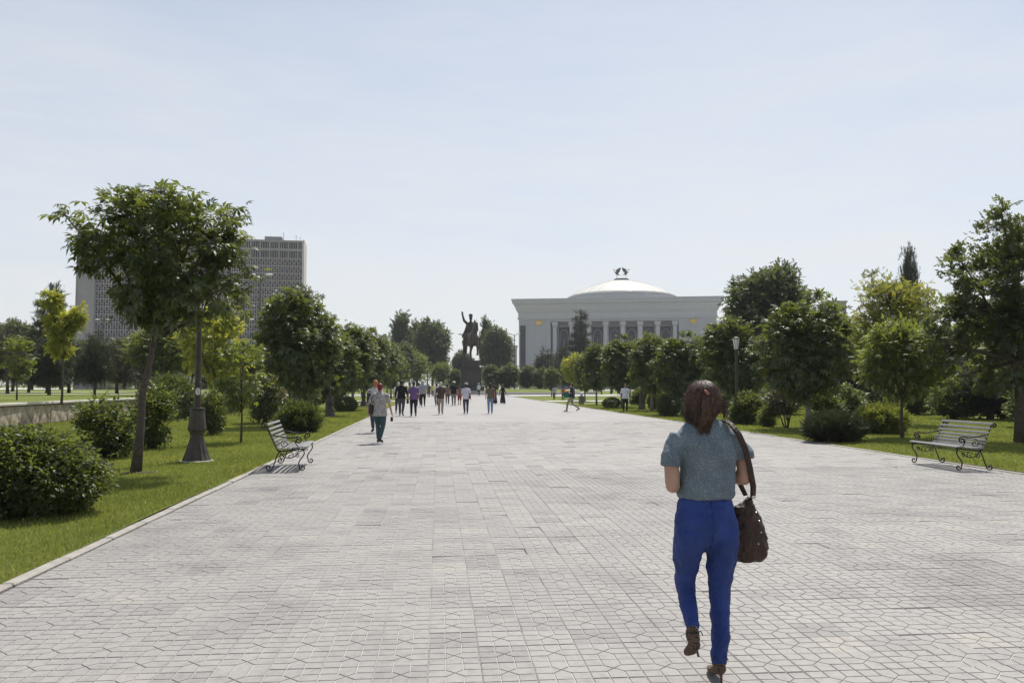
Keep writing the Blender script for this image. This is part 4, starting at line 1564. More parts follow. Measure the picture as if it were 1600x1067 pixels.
def street_light(u, v, D, label, z0=0):
    p = dp(u, 602, D)
    t = tag(empty('street_light', (p.x, p.y, z0), -YAW), label, 'street light', 'tall twin street lights')
    H = 1.6 + (602 - v) * D / FPX - z0
    b = MB()
    b.tube([(0, 0, 0), (0, 0, H * .5), (0, 0, H)], [.16, .12, .08], 8)
    b.build('pole', M_POLE, t)
    for sx in (-1, 1):
        b = MB()
        b.tube([(0, 0, H - .6), (sx * .7, 0, H + .1)], .05, 6)
        b.build('arm', M_POLE, t)
        b = MB()
        b.ball((sx * 1.0, 0, H + .12), (.48, .2, .14), 12, 7)
        b.build('lamp_head', M_WHITE, t, True)


street_light(404, 430, 95, 'tall twin-headed street light in front of the hotel, highest of them')
street_light(400, 500, 150, 'lower twin-headed street light beside the first round crown on the left')
street_light(158, 500, 150, 'twin-headed street light in front of the hotel end pier', .86)
street_light(804, 522, 200, 'twin-headed street light beside the left corner of the palace')
street_light(668, 560, 190, 'far twin-headed street light before the dark trees')

# ---- litter bin
p = gp(908.5, 631.5)
t = tag(empty('litter_bin', (p.x, p.y, 0), .1), 'grey concrete litter bin filled with white rubbish at the right edge of the walk', 'bin')
b = MB()
b.lathe([(.20, 0), (.24, .04), (.25, .5), (.29, .62), (.29, .70), (.24, .70)], 8)
b.build('bin_body', mat('bin_concrete', (.17, .16, .15), .85, .3, 8, .5, 20), t)
b = MB()
for k in range(5):
    b.ball((random.uniform(-.1, .12), random.uniform(-.1, .1), .74 + .05 * k), (.12, .1, .07), 8, 5, Matrix.Rotation(k, 3, 'X'))
b.build('rubbish', M_WHITE, t)

# ------------------------------------------------------------------ horseman monument
FAC = 3.08
mon = tag(empty('horseman_monument', (STX, STY, 0.06)), 'dark bronze horseman with raised arm on a granite plinth at the end of the walk', 'monument')
b = MB()
for k, (w, z) in enumerate(((7.6, 0.0), (6.6, .22), (5.6, .44))):
    b.box((0, 0, z + .11), (w, w, .22), bev=.02)
b.build('steps', M_STEP, mon)
b = MB()
b.box((0, 0, .66 + .35), (4.4, 4.8, .7), bev=.05)
b.box((0, 0, 2.75), (3.4, 4.2, 2.8), bev=.06)
b.box((0, 0, 4.28), (3.7, 4.5, .28), bev=.04)
b.box((0, 0, 5.06), (2.9, 3.7, 1.3), bev=.05)
b.build('plinth', M_GRAN, mon)
b = MB()
b.box((0, -2.13, 3.0), (1.9, .08, 1.2), bev=.02)
b.build('plaque', M_BRONZE, mon)
PZ = 5.70
fig = Matrix.Translation((0.0, 0.1, PZ)) @ Matrix.Rotation(R(13), 4, 'Z') @ Matrix.Scale(FAC, 4)
h = MB()
h.loft([((0, -.86, 1.22), .10, .16, (0, 1, 0)), ((0, -.72, 1.2), .24, .31, (0, 1, .05)), ((0, -.45, 1.18), .29, .37, (0, 1, 0)), ((0, 0, 1.14), .31, .36, (0, 1, 0)), ((0, .45, 1.2), .30, .35, (0, 1, 0)),
        ((0, .75, 1.24), .24, .29, (0, 1, 0)), ((0, .92, 1.22), .1, .14, (0, 1, 0))], 16, fig)
h.limb([(0, -.62, 1.35), (0, -.86, 1.68), (0, -.98, 1.98)], [(.19, .28), (.14, .22), (.11, .17)], 12, fig)
h.limb([(0, -.92, 2.05), (0, -1.10, 1.93), (0, -1.30, 1.66), (0, -1.36, 1.58)], [(.11, .14), (.105, .14), (.07, .085), (.06, .065)], 12, fig)
for sx in (-1, 1):
    h.limb([(sx * .06, -.93, 2.12), (sx * .07, -.93, 2.28)], [.035, .012], 6, fig)
h.limb([(-.15, -.6, 1.05), (-.16, -.62, .62), (-.16, -.60, .35), (-.16, -.63, .10)], [.125, .07, .05, .06], 10, fig)
h.limb([(-.16, -.63, .1), (-.16, -.66, .03)], [.07, .08], 10, fig)
h.limb([(.15, -.6, 1.05), (.16, -.86, .70), (.16, -.80, .42), (.16, -.76, .30)], [.125, .075, .05, .06], 10, fig)
for sx, dy in ((-1, .05), (1, -.12)):
    h.limb([(sx * .17, .68 + dy, 1.1), (sx * .18, .60 + dy, .80), (sx * .17, .82 + dy, .50), (sx * .17, .76 + dy, .14)], [(.15, .2), .10, .065, .055], 10, fig)
    h.limb([(sx * .17, .76 + dy, .12), (sx * .17, .72 + dy, .03)], [.065, .08], 10, fig)
h.limb([(0, .9, 1.35), (0, 1.08, 1.15), (0, 1.1, .75), (0, 1.05, .35)], [.06, .1, .11, .04], 8, fig)
# caparison over the horse's flanks
h.loft([((0, -.35, 1.52), .20, .40, 'z'), ((0, -.02, 1.25), .37, .66, 'z'), ((0, .05, .95), .42, .74, 'z'), ((0, .05, .82), .42, .72, 'z')], 18, fig)
remeshed(h, 'horse', M_BRONZE, mon, .085, 3)
r_ = MB()
r_.loft([((0, .05, 1.42), .2, .2, 'z'), ((0, .04, 1.6), .18, .15, 'z'), ((0, .02, 1.85), .21, .15, 'z'), ((0, .02, 2.05), .23, .13, 'z'), ((0, .02, 2.15), .1, .08, 'z')], 16, fig)
r_.limb([(0, .02, 2.1), (0, .01, 2.25)], [.07, .065], 10, fig)
r_.ball(fig @ Vector((0, .0, 2.36)), (.095 * FAC, .11 * FAC, .135 * FAC))
r_.limb([(0, -.07, 2.26), (0, -.10, 2.12)], [.05, .02], 8, fig)            # beard
r_.lathe([(.105 * FAC, 0), (.12 * FAC, .12 * FAC), (.06 * FAC, .17 * FAC)], 12, tuple(fig @ Vector((0, .01, 2.43))), flute=.12)
r_.limb([(-.2, .02, 2.04), (-.40, -.06, 2.20), (-.50, -.12, 2.48), (-.52, -.14, 2.58)], [.085, .075, .05, .05], 10, fig)
for k in range(4):
    r_.limb([(-.50 - .02 * k, -.15, 2.58), (-.50 - .03 * k, -.18 + .01 * k, 2.69)], [.017, .012], 6, fig)
r_.limb([(-.49, -.12, 2.55), (-.43, -.18, 2.62)], [.018, .013], 6, fig)
r_.limb([(.2, .02, 2.04), (.33, -.02, 1.78), (.2, -.28, 1.66)], [.085, .07, .05], 10, fig)
for sx in (-1, 1):
    r_.limb([(sx * .16, .02, 1.45), (sx * .40, -.22, 1.22), (sx * .42, -.12, .82), (sx * .42, -.2, .74)], [.13, .11, .075, .06], 10, fig)
r_.loft([((0, .16, 2.08), .2, .07, 'z'), ((0, .26, 1.75), .28, .09, 'z'), ((0, .48, 1.45), .36, .12, 'z'), ((0, .7, 1.3), .36, .10, 'z')], 14, fig)   # cloak
remeshed(r_, 'rider', M_BRONZE, mon, .06, 2)
s_ = MB()
s_.limb([(-.25, .0, 1.5), (-.42, .3, 1.45), (-.54, .62, 1.50)], [.03, .035, .02], 8, fig)
s_.build('scabbard', M_BRONZE, mon, True)

# ------------------------------------------------------------------ people
SKIN = mat('skin', (.42, .25, .18), .55, .08, 12)
SKIN_D = mat('tanned_skin', (.30, .17, .115), .55, .08, 12)
SHOE = mat('black_shoe', (.02, .018, .017), .45, .2, 20)
_cm = {}


def cloth(c, rough=.85):
    k = tuple(round(x, 3) for x in c)
    if k not in _cm:
        _cm[k] = mat('cloth_%d' % len(_cm), c, rough, .16, 7, .35, 18)
    return _cm[k]


def spotted(name, base, spot, scale, thr, lo=.0):
    m, nt, bs = node_mat(name)
    L = nt.links.new
    tc = N(nt, 'ShaderNodeTexCoord')
    vo = N(nt, 'ShaderNodeTexVoronoi', Scale=scale)
    vo.inputs['Randomness'].default_value = .55
    L(tc.outputs['Object'], vo.inputs['Vector'])
    rp = ramp(nt, [(thr, spot), (thr + .06, base)])
    L(vo.outputs['Distance'], rp.inputs['Fac'])
    n2 = N(nt, 'ShaderNodeTexNoise', Scale=9.0, Detail=5.0)
    L(tc.outputs['Object'], n2.inputs['Vector'])
    g2 = ramp(nt, [(.3, (.78, .78, .8)), (.7, (1.12, 1.12, 1.1))])
    L(n2.outputs['Fac'], g2.inputs['Fac'])
    mx = N(nt, 'ShaderNodeMix', data_type='RGBA', blend_type='MULTIPLY')
    mx.inputs['Factor'].default_value = 1
    L(rp.outputs['Color'], mx.inputs['A'])
    L(g2.outputs['Color'], mx.inputs['B'])
    L(mx.outputs['Result'], bs.inputs['Base Color'])
    bs.inputs['Roughness'].default_value = .9
    n3 = N(nt, 'ShaderNodeTexNoise', Scale=260.0, Detail=2.0)
    L(tc.outputs['Object'], n3.inputs['Vector'])
    bp = N(nt, 'ShaderNodeBump', Strength=.25, Distance=.003)
    L(n3.outputs['Fac'], bp.inputs['Height'])
    L(bp.outputs['Normal'], bs.inputs['Normal'])
    return m


def hand(b, w, d, M=None, fs=1.0):
    """palm, four unequal bent fingers and a side thumb, from wrist w along direction d"""
    w, d = Vector(w), Vector(d).normalized()
    a = Vector((0, 1, 0)) if abs(d.y) < .7 else Vector((1, 0, 0))
    s = (a - d * a.dot(d)).normalized()
    n = d.cross(s)
    b.limb([w, w + d * .045 * fs, w + d * .085 * fs], [(.022 * fs, .03 * fs), (.020 * fs, .038 * fs), (.015 * fs, .036 * fs)], 8, M)
    for k, ln in enumerate((.062, .072, .068, .052)):
        o = w + d * .088 * fs + s * (.027 - .018 * k) * fs
        b.limb([o, o + d * ln * .55 * fs + n * .006, o + d * ln * .9 * fs + n * .022 * fs], [.0095 * fs, .009 * fs, .007 * fs], 6, M)
    o = w + d * .03 * fs + s * .03 * fs
    b.limb([o, o + d * .03 * fs + s * .022 * fs, o + d * .062 * fs + s * .024 * fs], [.012 * fs, .011 * fs, .008 * fs], 6, M)


def person(u, vf, vh, label, shirt, pants, hair, head=0.0, sleeve='short', lower='trousers', stride=.16, skin=SKIN, arms='swing', wide=1.0, hat=None, longhair=False, group='people strolling on the walk',
           extra=None, drop=0.0):
    p = gp(u, vf)
    D = depth_of(p)
    H = 1.6 + (602 - vh) * D / FPX
    k = H / 1.72
    t = tag(empty('person', (p.x, p.y, 0.002), head), label, 'person', group)
    t.scale = (k, k, k)
    S_ = stride * 1.25
    lead = random.choice((-1, 1))
    t.rotation_euler.z += random.gauss(0, .10)
    # joints
    hips = {s: Vector((s * .09, 0, .90)) for s in (-1, 1)}
    fy = {lead: S_, -lead: -S_}
    knee, ank, toe = {}, {}, {}
    for s in (-1, 1):
        if fy[s] >= 0:
            knee[s] = Vector((s * .095, S_ * .75 + .02, .49)); ank[s] = Vector((s * .09, S_, .095)); toe[s] = Vector((s * .11, S_ + .17, .035))
        else:
            knee[s] = Vector((s * .095, -S_ * .15 + .03, .48)); ank[s] = Vector((s * .09, -S_ * 1.35, .095 + S_ * .35)); toe[s] = Vector((s * .11, -S_ * 1.35 + .15, .035 + S_ * .06))
    sh = {s: Vector((s * .175 * wide, 0, 1.40)) for s in (-1, 1)}
    if arms == 'front':
        el = {s: Vector((s * .25 * wide, -.03, 1.14)) for s in (-1, 1)}
        wr = {s: Vector((s * .12, .22, 1.10)) for s in (-1, 1)}
    else:
        el = {s: Vector((s * .235 * wide, -.04 - s * lead * S_ * .35, 1.13)) for s in (-1, 1)}
        wr = {s: Vector((s * .25 * wide, .03 - s * lead * S_ * .9, .88)) for s in (-1, 1)}
    vx = .018 / 1.0
    t['_wr'] = list(wr[1])
    # body: head, neck, arms, lower legs as one surface
    b = MB()
    b.ball((0, .015, 1.60), (.075, .092, .115))
    b.limb([(0, .03, 1.55), (0, .045, 1.515)], [(.055, .06), (.045, .05)], 10)
    b.limb([(0, .105, 1.595), (0, .118, 1.57)], [.011, .016], 6)
    for s in (-1, 1):
        b.limb([(s * .074, .005, 1.615), (s * .078, .0, 1.575)], [(.012, .02), (.01, .014)], 6)
        b.limb([sh[s] - Vector((s * .02, 0, .02)), el[s], wr[s]], [.047, .038, .027], 10)
        hand(b, wr[s], (wr[s] - el[s]).normalized() if arms != 'front' else Vector((-s * .3, .9, .1)))
        b.limb([knee[s] + Vector((0, 0, .1)), knee[s], knee[s].lerp(ank[s], .35) - Vector((0, .015, 0)), ank[s]], [.05, .05, .047, .034], 10)
    b.limb([(0, 0, 1.36), (0, -.005, 1.46), (0, .01, 1.52)], [(.07, .06), .052, .05], 10)
    b.limb([(0, 0, .95), (0, 0, 1.35)], [(.10, .07), (.12, .08)], 10)
    for s in (-1, 1):
        b.limb([(s * .05, 0, .95), hips[s], knee[s] + Vector((0, 0, .08))], [.06, .07, .05], 10)
        b.limb([(0, 0, 1.37), sh[s] - Vector((s * .02, 0, .02))], [.05, .045], 8)
    remeshed(b, 'body', skin, t, vx * .8, 2)
    # upper garment
    b = MB()
    hem = .84 if lower != 'dress' else .9
    b.loft([((0, -.005, hem - drop), .196 * wide, .150 * wide, 'z'), ((0, 0, .98), .176 * wide, .132 * wide, 'z'), ((0, 0, 1.12), .155 * wide, .115 * wide, 'z'), ((0, -.01, 1.28), .175 * wide, .125 * wide, 'z'),
            ((0, -.012, 1.38), .17 * wide, .105, 'z'), ((0, -.008, 1.435), .12, .085, 'z'), ((0, 0, 1.475), .065, .062, 'z')], 18)
    for s in (-1, 1):
        if sleeve == 'long':
            b.limb([sh[s] - Vector((s * .05, 0, .0)), sh[s], el[s], el[s].lerp(wr[s], .9)], [.062, .062, .052, .04], 10)
        elif sleeve == 'short':
            b.limb([sh[s] - Vector((s * .05, 0, 0)), sh[s], sh[s].lerp(el[s], .8)], [.062, .064, .060], 10)
    remeshed(b, 'dress' if lower == 'dress' else 'shirt', shirt, t, vx, 2, (.012, .09))
    # lower garment
    b = MB()
    if lower in ('skirt', 'dress'):
        b.loft([((0, 0, 1.0), .14, .11, 'z'), ((0, 0, .85), .185, .14, 'z'), ((0, 0, .5), .21, .20, 'z'), ((0, 0, .10), .27, .25, 'z')], 20)
        remeshed(b, 'skirt', pants, t, vx, 1, (.03, .08))
    else:
        b.loft([((0, 0, 1.02), .148 * wide, .108 * wide, 'z'), ((0, -.01, .90), .172 * wide, .13 * wide, 'z'), ((0, -.008, .80), .17 * wide, .125 * wide, 'z'), ((0, 0, .76), .12, .09, 'z')], 16)
        for s in (-1, 1):
            end = ank[s] + Vector((0, 0, .03))
            if lower == 'shorts':
                end = knee[s] + Vector((0, 0, -.03))
                b.limb([hips[s], hips[s].lerp(knee[s], .5), end], [.095 * wide, .085, .075], 12)
            else:
                b.limb([hips[s], hips[s].lerp(knee[s], .5), knee[s], knee[s].lerp(end, .5), end], [.095 * wide, .085 * wide, .068, .062, .052], 12)
        remeshed(b, 'trousers', pants, t, vx, 2, (.010, .07))
    for s in (-1, 1):
        b = MB()
        d = (toe[s] - ank[s])
        b.limb([ank[s] + Vector((0, -.045, -.035)), ank[s] + d * .45 + Vector((0, 0, -.012)), toe[s]], [(.036, .038), (.043, .036), (.036, .022)], 10)
        b.build('shoe', SHOE, t, True)
    b = MB()
    b.ball((0, .0, 1.625), (.086, .100, .108))
    if longhair:
        b.limb([(0, -.05, 1.62), (0, -.085, 1.5), (0, -.09, 1.40)], [(.085, .06), (.085, .05), (.06, .03)], 10)
    b.limb([(0, -.045, 1.6), (0, -.05, 1.53)], [(.07, .05), (.05, .03)], 10)
    remeshed(b, 'hair', hair, t, .016, 1, (.012, .03))
    if hat:
        b = MB()
        b.lathe([(.145, 1.655), (.14, 1.668), (.10, 1.672), (.098, 1.74), (.07, 1.765), (.01, 1.77)], 18)
        b.build('hat', hat, t, True)
    if extra:
        extra(t)
    return t


H_DARK = mat('dark_hair', (.018, .014, .012), .5, .3, 30, .4, 120)
H_RED = mat('dark_red_hair', (.14, .016, .016), .5, .3, 30, .4, 120)
H_ORANGE = mat('orange_hair', (.38, .13, .05), .5, .3, 30, .4, 120)
H_GREY = mat('grey_hair', (.45, .43, .41), .6, .2, 30, .4, 120)
LEATHER = mat('black_leather', (.022, .02, .02), .45, .3, 12, .4, 40)


def bag_at(x, y, z, w, h_, m=LEATHER, strap=True, up=1.42, name='shoulder_bag'):
    def f(t):
        b = MB()
        b.box((x, y, z), (.10, w, h_), bev=.03, taper=.85)
        o = b.build(name, m, t)
        if strap:
            b = MB()
            b.tube([(x, y - w * .3, z + h_ / 2), (x * .85, y - .09, (z + up) / 2 + .1), (x * .62, 0, up + .02), (x * .85, y + .10, (z + up) / 2 + .1), (x, y + w * .3, z + h_ / 2)], .012, 6)
            b.build('strap', m, o)
    return f


def phone_in_hand(t):
    bag_at(-.24, -.02, .98, .30, .30)(t)
    b = MB()
    w_ = Vector(t['_wr'])
    b.box((w_.x + .01, w_.y - .01, w_.z - .20), (.075, .02, .12), bev=.006)
    b.build('phone_case', LEATHER, t)
    b = MB()
    b.tube([(w_.x + .01, w_.y - .01, w_.z - .14), (w_.x + .006, w_.y, w_.z - .07)], .006, 5)
    b.build('wrist_strap', M_WHITE, t)


def backpack(m):
    def f(t):
        b = MB()
        b.box((0, -.19, 1.2), (.28, .16, .42), bev=.05)
        o = b.build('backpack', m, t)
        b = MB()
        for s in (-1, 1):
            b.tube([(s * .09, -.13, 1.38), (s * .11, 0, 1.46), (s * .11, .13, 1.3), (s * .11, .1, 1.08)], .014, 6)
        b.build('strap', m, o)
    return f


BLOUSE = spotted('patterned_blouse', (.42, .38, .36), (.10, .09, .11), 26, .34)
STRIPE = cloth((.30, .30, .33))
person(593, 692.5, 599, 'red-haired woman in patterned blouse and teal trousers with dark shoulder bag', BLOUSE, cloth((.035, .075, .085)), H_RED, sleeve='short', stride=.14, wide=1.18, extra=phone_in_hand, drop=.06)
person(586, 676, 594, 'person with orange hair and dark bag half hidden ahead of the red-haired woman', cloth((.5, .47, .46)), cloth((.05, .05, .07)), H_ORANGE, stride=.12, extra=bag_at(-.22, 0, 1.15, .3, .35))
person(627, 650, 594, 'man in black jacket and grey trousers carrying a dark bag', cloth((.012, .012, .014)), cloth((.075, .075, .085)), H_DARK, sleeve='long', stride=.2, wide=1.1, extra=bag_at(.30, .05, .72, .34, .26, strap=False))
person(622, 646, 597, 'person in white shirt hidden behind the man in the black jacket', cloth((.6, .6, .6)), cloth((.05, .05, .06)), H_GREY, stride=.12)
person(646, 651, 596, 'man in purple shirt and black trousers', cloth((.15, .085, .225)), cloth((.015, .014, .02)), H_DARK, stride=.14, wide=1.08)
person(661, 635.5, 594.5, 'white-haired man in grey shirt and black trousers right of the purple shirt', STRIPE, cloth((.018, .018, .02)), H_GREY, stride=.15, wide=1.12)
person(654, 634, 598, 'person in pale top between the purple shirt and the grey shirt', cloth((.62, .6, .6)), cloth((.02, .02, .025)), H_DARK, stride=.1)
person(670, 621, 600, 'small far person in dark clothes right of the white-haired man', cloth((.07, .06, .07)), cloth((.04, .035, .04)), H_DARK, stride=.08)
person(676, 620, 600, 'small far person in yellow top', cloth((.62, .52, .06)), cloth((.05, .045, .05)), H_DARK, stride=.08)
person(682, 634, 599, 'man in white shirt and dark trousers left of the brown top', cloth((.62, .60, .64)), cloth((.025, .022, .028)), H_DARK, stride=.2)
person(688.5, 647.5, 597, 'person in brown top and beige trousers in the middle of the walk', cloth((.085, .055, .045)), cloth((.34, .28, .22)), H_GREY, stride=.12, wide=1.05)
person(699, 632, 600, 'person in dark clothes striding right of the brown top', cloth((.20, .15, .12)), cloth((.03, .03, .035)), H_DARK, stride=.2)
person(709, 634, 596.5, 'man in black top and grey trousers wearing a pale cap', cloth((.014, .014, .018)), cloth((.22, .20, .19)), H_DARK, stride=.1, wide=1.15, hat=cloth((.6, .58, .54)))
person(718, 633, 602, 'woman in red skirt right of the man with the pale cap', cloth((.22, .12, .10)), cloth((.22, .03, .03)), H_DARK, stride=.08, lower='shorts')
person(728, 647, 599, 'woman in white shirt with dark strap and rolled dark trousers', cloth((.60, .60, .66)), cloth((.05, .055, .075)), H_DARK, stride=.12, hat=cloth((.35, .32, .32)),
       extra=bag_at(.20, 0, .95, .2, .2, cloth((.04, .05, .10))))
person(748, 618.5, 599, 'guard in pale blue shirt and flat cap standing before the monument', cloth((.45, .58, .58)), cloth((.014, .014, .018)), H_DARK, stride=.04, head=math.pi, hat=cloth((.55, .54, .52)))
person(766, 646.5, 598.5, 'person in olive top and blue jeans on the walk', cloth((.13, .115, .075)), cloth((.17, .25, .38)), H_DARK, stride=.1, longhair=True)
person(772, 632, 597, 'person in dark clothes behind the olive top', cloth((.05, .04, .04)), cloth((.02, .02, .025)), H_DARK, stride=.1, lower='skirt')
person(785.5, 631, 600, 'woman in long black dress walking alone right of the monument', cloth((.016, .015, .017)), cloth((.018, .017, .02)), H_DARK, lower='dress', sleeve='long', longhair=True, head=R(-60))


def carry(t):
    b = MB()
    b.box((-.02, .30, 1.02), (.34, .30, .34), bev=.05)
    o = b.build('carrier_bag', cloth((.02, .14, .10)), t)
    b = MB()
    b.box((-.02, .30, 1.24), (.30, .26, .09), bev=.03)
    b.build('orange_packet', cloth((.72, .30, .03)), o)


person(893.5, 643, 599, 'man in dark vest carrying a green bag and orange packet', cloth((.02, .022, .045)), cloth((.27, .24, .20)), H_DARK, stride=.24, head=R(72), arms='front', extra=carry,
       group='people at the right side of the walk')
person(977, 644.5, 600, 'man in white short-sleeved shirt and black trousers standing at the right kerb', cloth((.62, .62, .72)), cloth((.014, .014, .018)), H_DARK, stride=.03, skin=SKIN_D, wide=1.1,
       head=R(170), group='people at the right side of the walk')
for u, v, vh, lb, c in ((866, 624.5, 603, 'far person in grey top by the lawn edge left of the litter bin', (.4, .4, .44)), (738, 616, 600.5, 'far person in black at the foot of the monument steps', (.03, .03, .035)), (880, 626, 604, 'far person in red-brown top before the yellow tree', (.3, .12, .08)),
                        (693, 618, 600, 'far person in white in the crowd before the monument', (.6, .6, .6)), (704, 619, 600, 'far person in dark blue in the crowd before the monument', (.04, .05, .10))):
    person(u, v, vh, lb, cloth(c), cloth((.04, .04, .045)), H_DARK, stride=.06, group='far people near the monument')

# ------------------------------------------------------------------ the woman in blue trousers
wp = dp(1098, 602, 4.52)
wom = tag(empty('person', (wp.x, wp.y, 0.0)), 'woman in dotted grey-blue shirt and royal blue trousers walking away with a brown shoulder bag', 'person')
W_SHIRT = spotted('dotted_chambray', (.130, .168, .195), (.40, .44, .47), 120, .19)
W_TROU = mat('royal_blue_cotton', (.016, .036, .150), .8, .18, 6, .4, 40, col2=(.024, .050, .205))
W_HAIR = mat('dark_brown_hair', (.026, .015, .010), .5, .6, 60, .0, 300, spec=.35, col2=(.076, .041, .026))
W_LEATHER = mat('dark_brown_leather', (.040, .018, .010), .5, .4, 14, .7, 45)
W_SHOE = spotted('leopard_shoe', (.12, .075, .05), (.015, .012, .01), 70, .3)
M_STEEL = mat('pale_buckle', (.6, .58, .55), .3, .1, 9, metal=.8)
b = MB()
b.ball((0, .02, 1.515), (.074, .093, .108), 18, 13)
b.limb([(0, .055, 1.46), (0, .075, 1.43)], [(.05, .05), (.038, .035)], 10)                  # jaw and chin
b.limb([(0, .11, 1.53), (0, .128, 1.495)], [.010, .015], 8)                                  # nose
for s in (-1, 1):
    b.limb([(s * .032, .105, 1.455), (0, .112, 1.455)], [.008, .011], 6)                     # lips
    b.limb([(s * .03, .098, 1.525), (s * .036, .096, 1.525)], [.013, .013], 6)               # eyelids
    b.limb([(s * .076, .01, 1.525), (s * .079, .005, 1.485)], [(.010, .020), (.008, .013)], 6)
b.limb([(0, 0, 1.30), (0, -.012, 1.38), (0, .005, 1.45)], [(.075, .06), .050, .048], 12)
armj = {-1: [(-.15, -.01, 1.335), (-.192, -.035, 1.20), (-.192, -.055, 1.055), (-.12, .165, 1.075)], 1: [(.16, -.01, 1.345), (.212, -.02, 1.21), (.222, -.03, 1.09), (.11, .17, 1.10)]}
for s in (-1, 1):
    j = [Vector(q) for q in armj[s]]
    b.limb([j[0] - Vector((s * .01, 0, .015)), j[1], j[2] + Vector((0, 0, .02))], [.036, .042, .041], 12)
    b.limb([j[2] + Vector((0, -.004, .004)), j[2].lerp(j[3], .35), j[3]], [.040, .040, .027], 12)
    hand(b, j[3], Vector((-s * .55, .8, .12)))
    b.limb([(0, 0, 1.31), j[0] - Vector((s * .01, 0, .02))], [.045, .036], 10)
b.limb([(.01, 0, .85), (.01, 0, 1.3)], [(.11, .08), (.12, .085)], 12)
for pts, rr in ((((.085, 0, .82), (.09, .04, .46), (.078, .0, .22), (.064, -.01, .10), (.066, .03, .085)), (.055, .036, .030, .026, .028)),
                (((-.085, 0, .82), (-.086, .09, .48), (-.098, -.04, .40), (-.122, -.165, .325), (-.126, -.175, .29)), (.055, .036, .030, .026, .028))):
    b.limb([Vector(q) for q in pts], list(rr), 12)
remeshed(b, 'body', SKIN, wom, .0085, 3)
b = MB()
b.loft([((.005, -.005, .985), .150, .112, 'z'), ((.006, -.004, 1.005), .162, .122, 'z'), ((.010, -.006, 1.05), .157, .122, 'z'), ((.016, -.010, 1.13), .151, .115, 'z'), ((.018, -.016, 1.22), .158, .120, 'z'),
        ((.014, -.018, 1.29), .170, .112, 'z'), ((.008, -.014, 1.335), .166, .098, 'z'), ((.004, -.010, 1.375), .128, .082, 'z'), ((0, -.006, 1.415), .062, .060, 'z'), ((0, -.004, 1.432), .058, .058, 'z')], 28)
for s in (-1, 1):
    j = [Vector(q) for q in armj[s]]
    e = j[0].lerp(j[1], 1.0)
    z_end = 1.165 if s < 0 else 1.20
    b.loft([(j[0] + Vector((-s * .06, 0, -.028)), .058, .062, (s * .9, 0, -.4)), (j[0] + Vector((-s * .012, 0, -.024)), .060, .064, (s * .6, 0, -.8)), (j[0] + Vector((s * .014, 0, -.070)), .058, .064, (s * .25, 0, -1)), (Vector((j[1].x + s * .002, j[1].y, z_end + .035)), .056, .066, (s * .1, 0, -1)), (Vector((j[1].x + s * .005, j[1].y, z_end)), .057, .068, (s * .05, 0, -1))], 18)
shirt_o = remeshed(b, 'shirt', W_SHIRT, wom, .0075, 3, (.020, .085))
t2 = bpy.data.textures.new('fine_folds', 'CLOUDS')
t2.noise_scale = .028
d2 = shirt_o.modifiers.new('fine', 'DISPLACE')
d2.texture, d2.strength, d2.mid_level, d2.texture_coords = t2, .008, .5, 'LOCAL'
b = MB()                                                                                     # collar and hem band
b.loft([((0, -.008, 1.405), .068, .066, 'z'), ((0, -.012, 1.440), .060, .062, 'z'), ((0, -.012, 1.445), .054, .056, 'z')], 20)
b.build('collar', W_SHIRT, shirt_o, True)
b = MB()
b.loft([((.005, 0, 1.02), .134, .100, 'z'), ((.004, -.004, .985), .140, .107, 'z'), ((.002, -.014, .92), .160, .126, 'z'), ((0, -.022, .865), .175, .142, 'z'), ((0, -.026, .81), .174, .136, 'z'), ((0, -.018, .765), .160, .112, 'z'),
        ((0, -.008, .72), .110, .075, 'z'), ((0, 0, .69), .05, .04, 'z')], 28)
b.limb([(.086, -.030, .83), (.092, -.018, .74), (.094, .003, .64), (.094, .035, .52), (.092, .040, .44), (.086, .015, .32), (.078, -.005, .22), (.066, -.012, .145), (.062, -.012, .105)],
       [(.087, .130), (.086, .118), (.079, .096), (.063, .076), (.056, .066), (.052, .061), (.049, .057), (.045, .051), (.043, .048)], 20)
b.limb([(-.086, -.030, .83), (-.090, -.008, .74), (-.090, .04, .65), (-.086, .080, .53), (-.088, .070, .47), (-.098, -.01, .415), (-.110, -.09, .37), (-.122, -.15, .338)],
       [(.087, .130), (.084, .114), (.071, .092), (.055, .070), (.050, .062), (.045, .054), (.040, .047), (.036, .040)], 20)
trou = remeshed(b, 'trousers', W_TROU, wom, .0085, 4, (.022, .075))
ntw = W_TROU.node_tree                                  # slack creases running round the legs
tcw_ = ntw.nodes['Texture Coordinate']
mpc = N(ntw, 'ShaderNodeMapping')
mpc.inputs['Scale'].default_value = (5, 5, 14)
mpc.inputs['Rotation'].default_value = (0, .5, 0)
nzc = N(ntw, 'ShaderNodeTexNoise', Scale=1.0, Detail=3.0, Distortion=.8)
ntw.links.new(tcw_.outputs['Object'], mpc.inputs['Vector'])
ntw.links.new(mpc.outputs['Vector'], nzc.inputs['Vector'])
bpc = N(ntw, 'ShaderNodeBump', Strength=.8, Distance=.035)
ntw.links.new(nzc.outputs['Fac'], bpc.inputs['Height'])
old = ntw.nodes['Bump']
ntw.links.new(bpc.outputs['Normal'], old.inputs['Normal'])
t3 = bpy.data.textures.new('trouser_creases', 'CLOUDS')
t3.noise_scale = .035
d3 = trou.modifiers.new('fine', 'DISPLACE')
d3.texture, d3.strength, d3.mid_level, d3.texture_coords = t3, .007, .5, 'LOCAL'
b = MB()                                                 # back seam and ankle bands
b.tube([(.004, -.113, .985), (.002, -.142, .92), (0, -.166, .865), (0, -.164, .81), (0, -.140, .765), (0, -.095, .72)], [.0045] * 6, 6)
b.build('seam', W_TROU, trou, True)
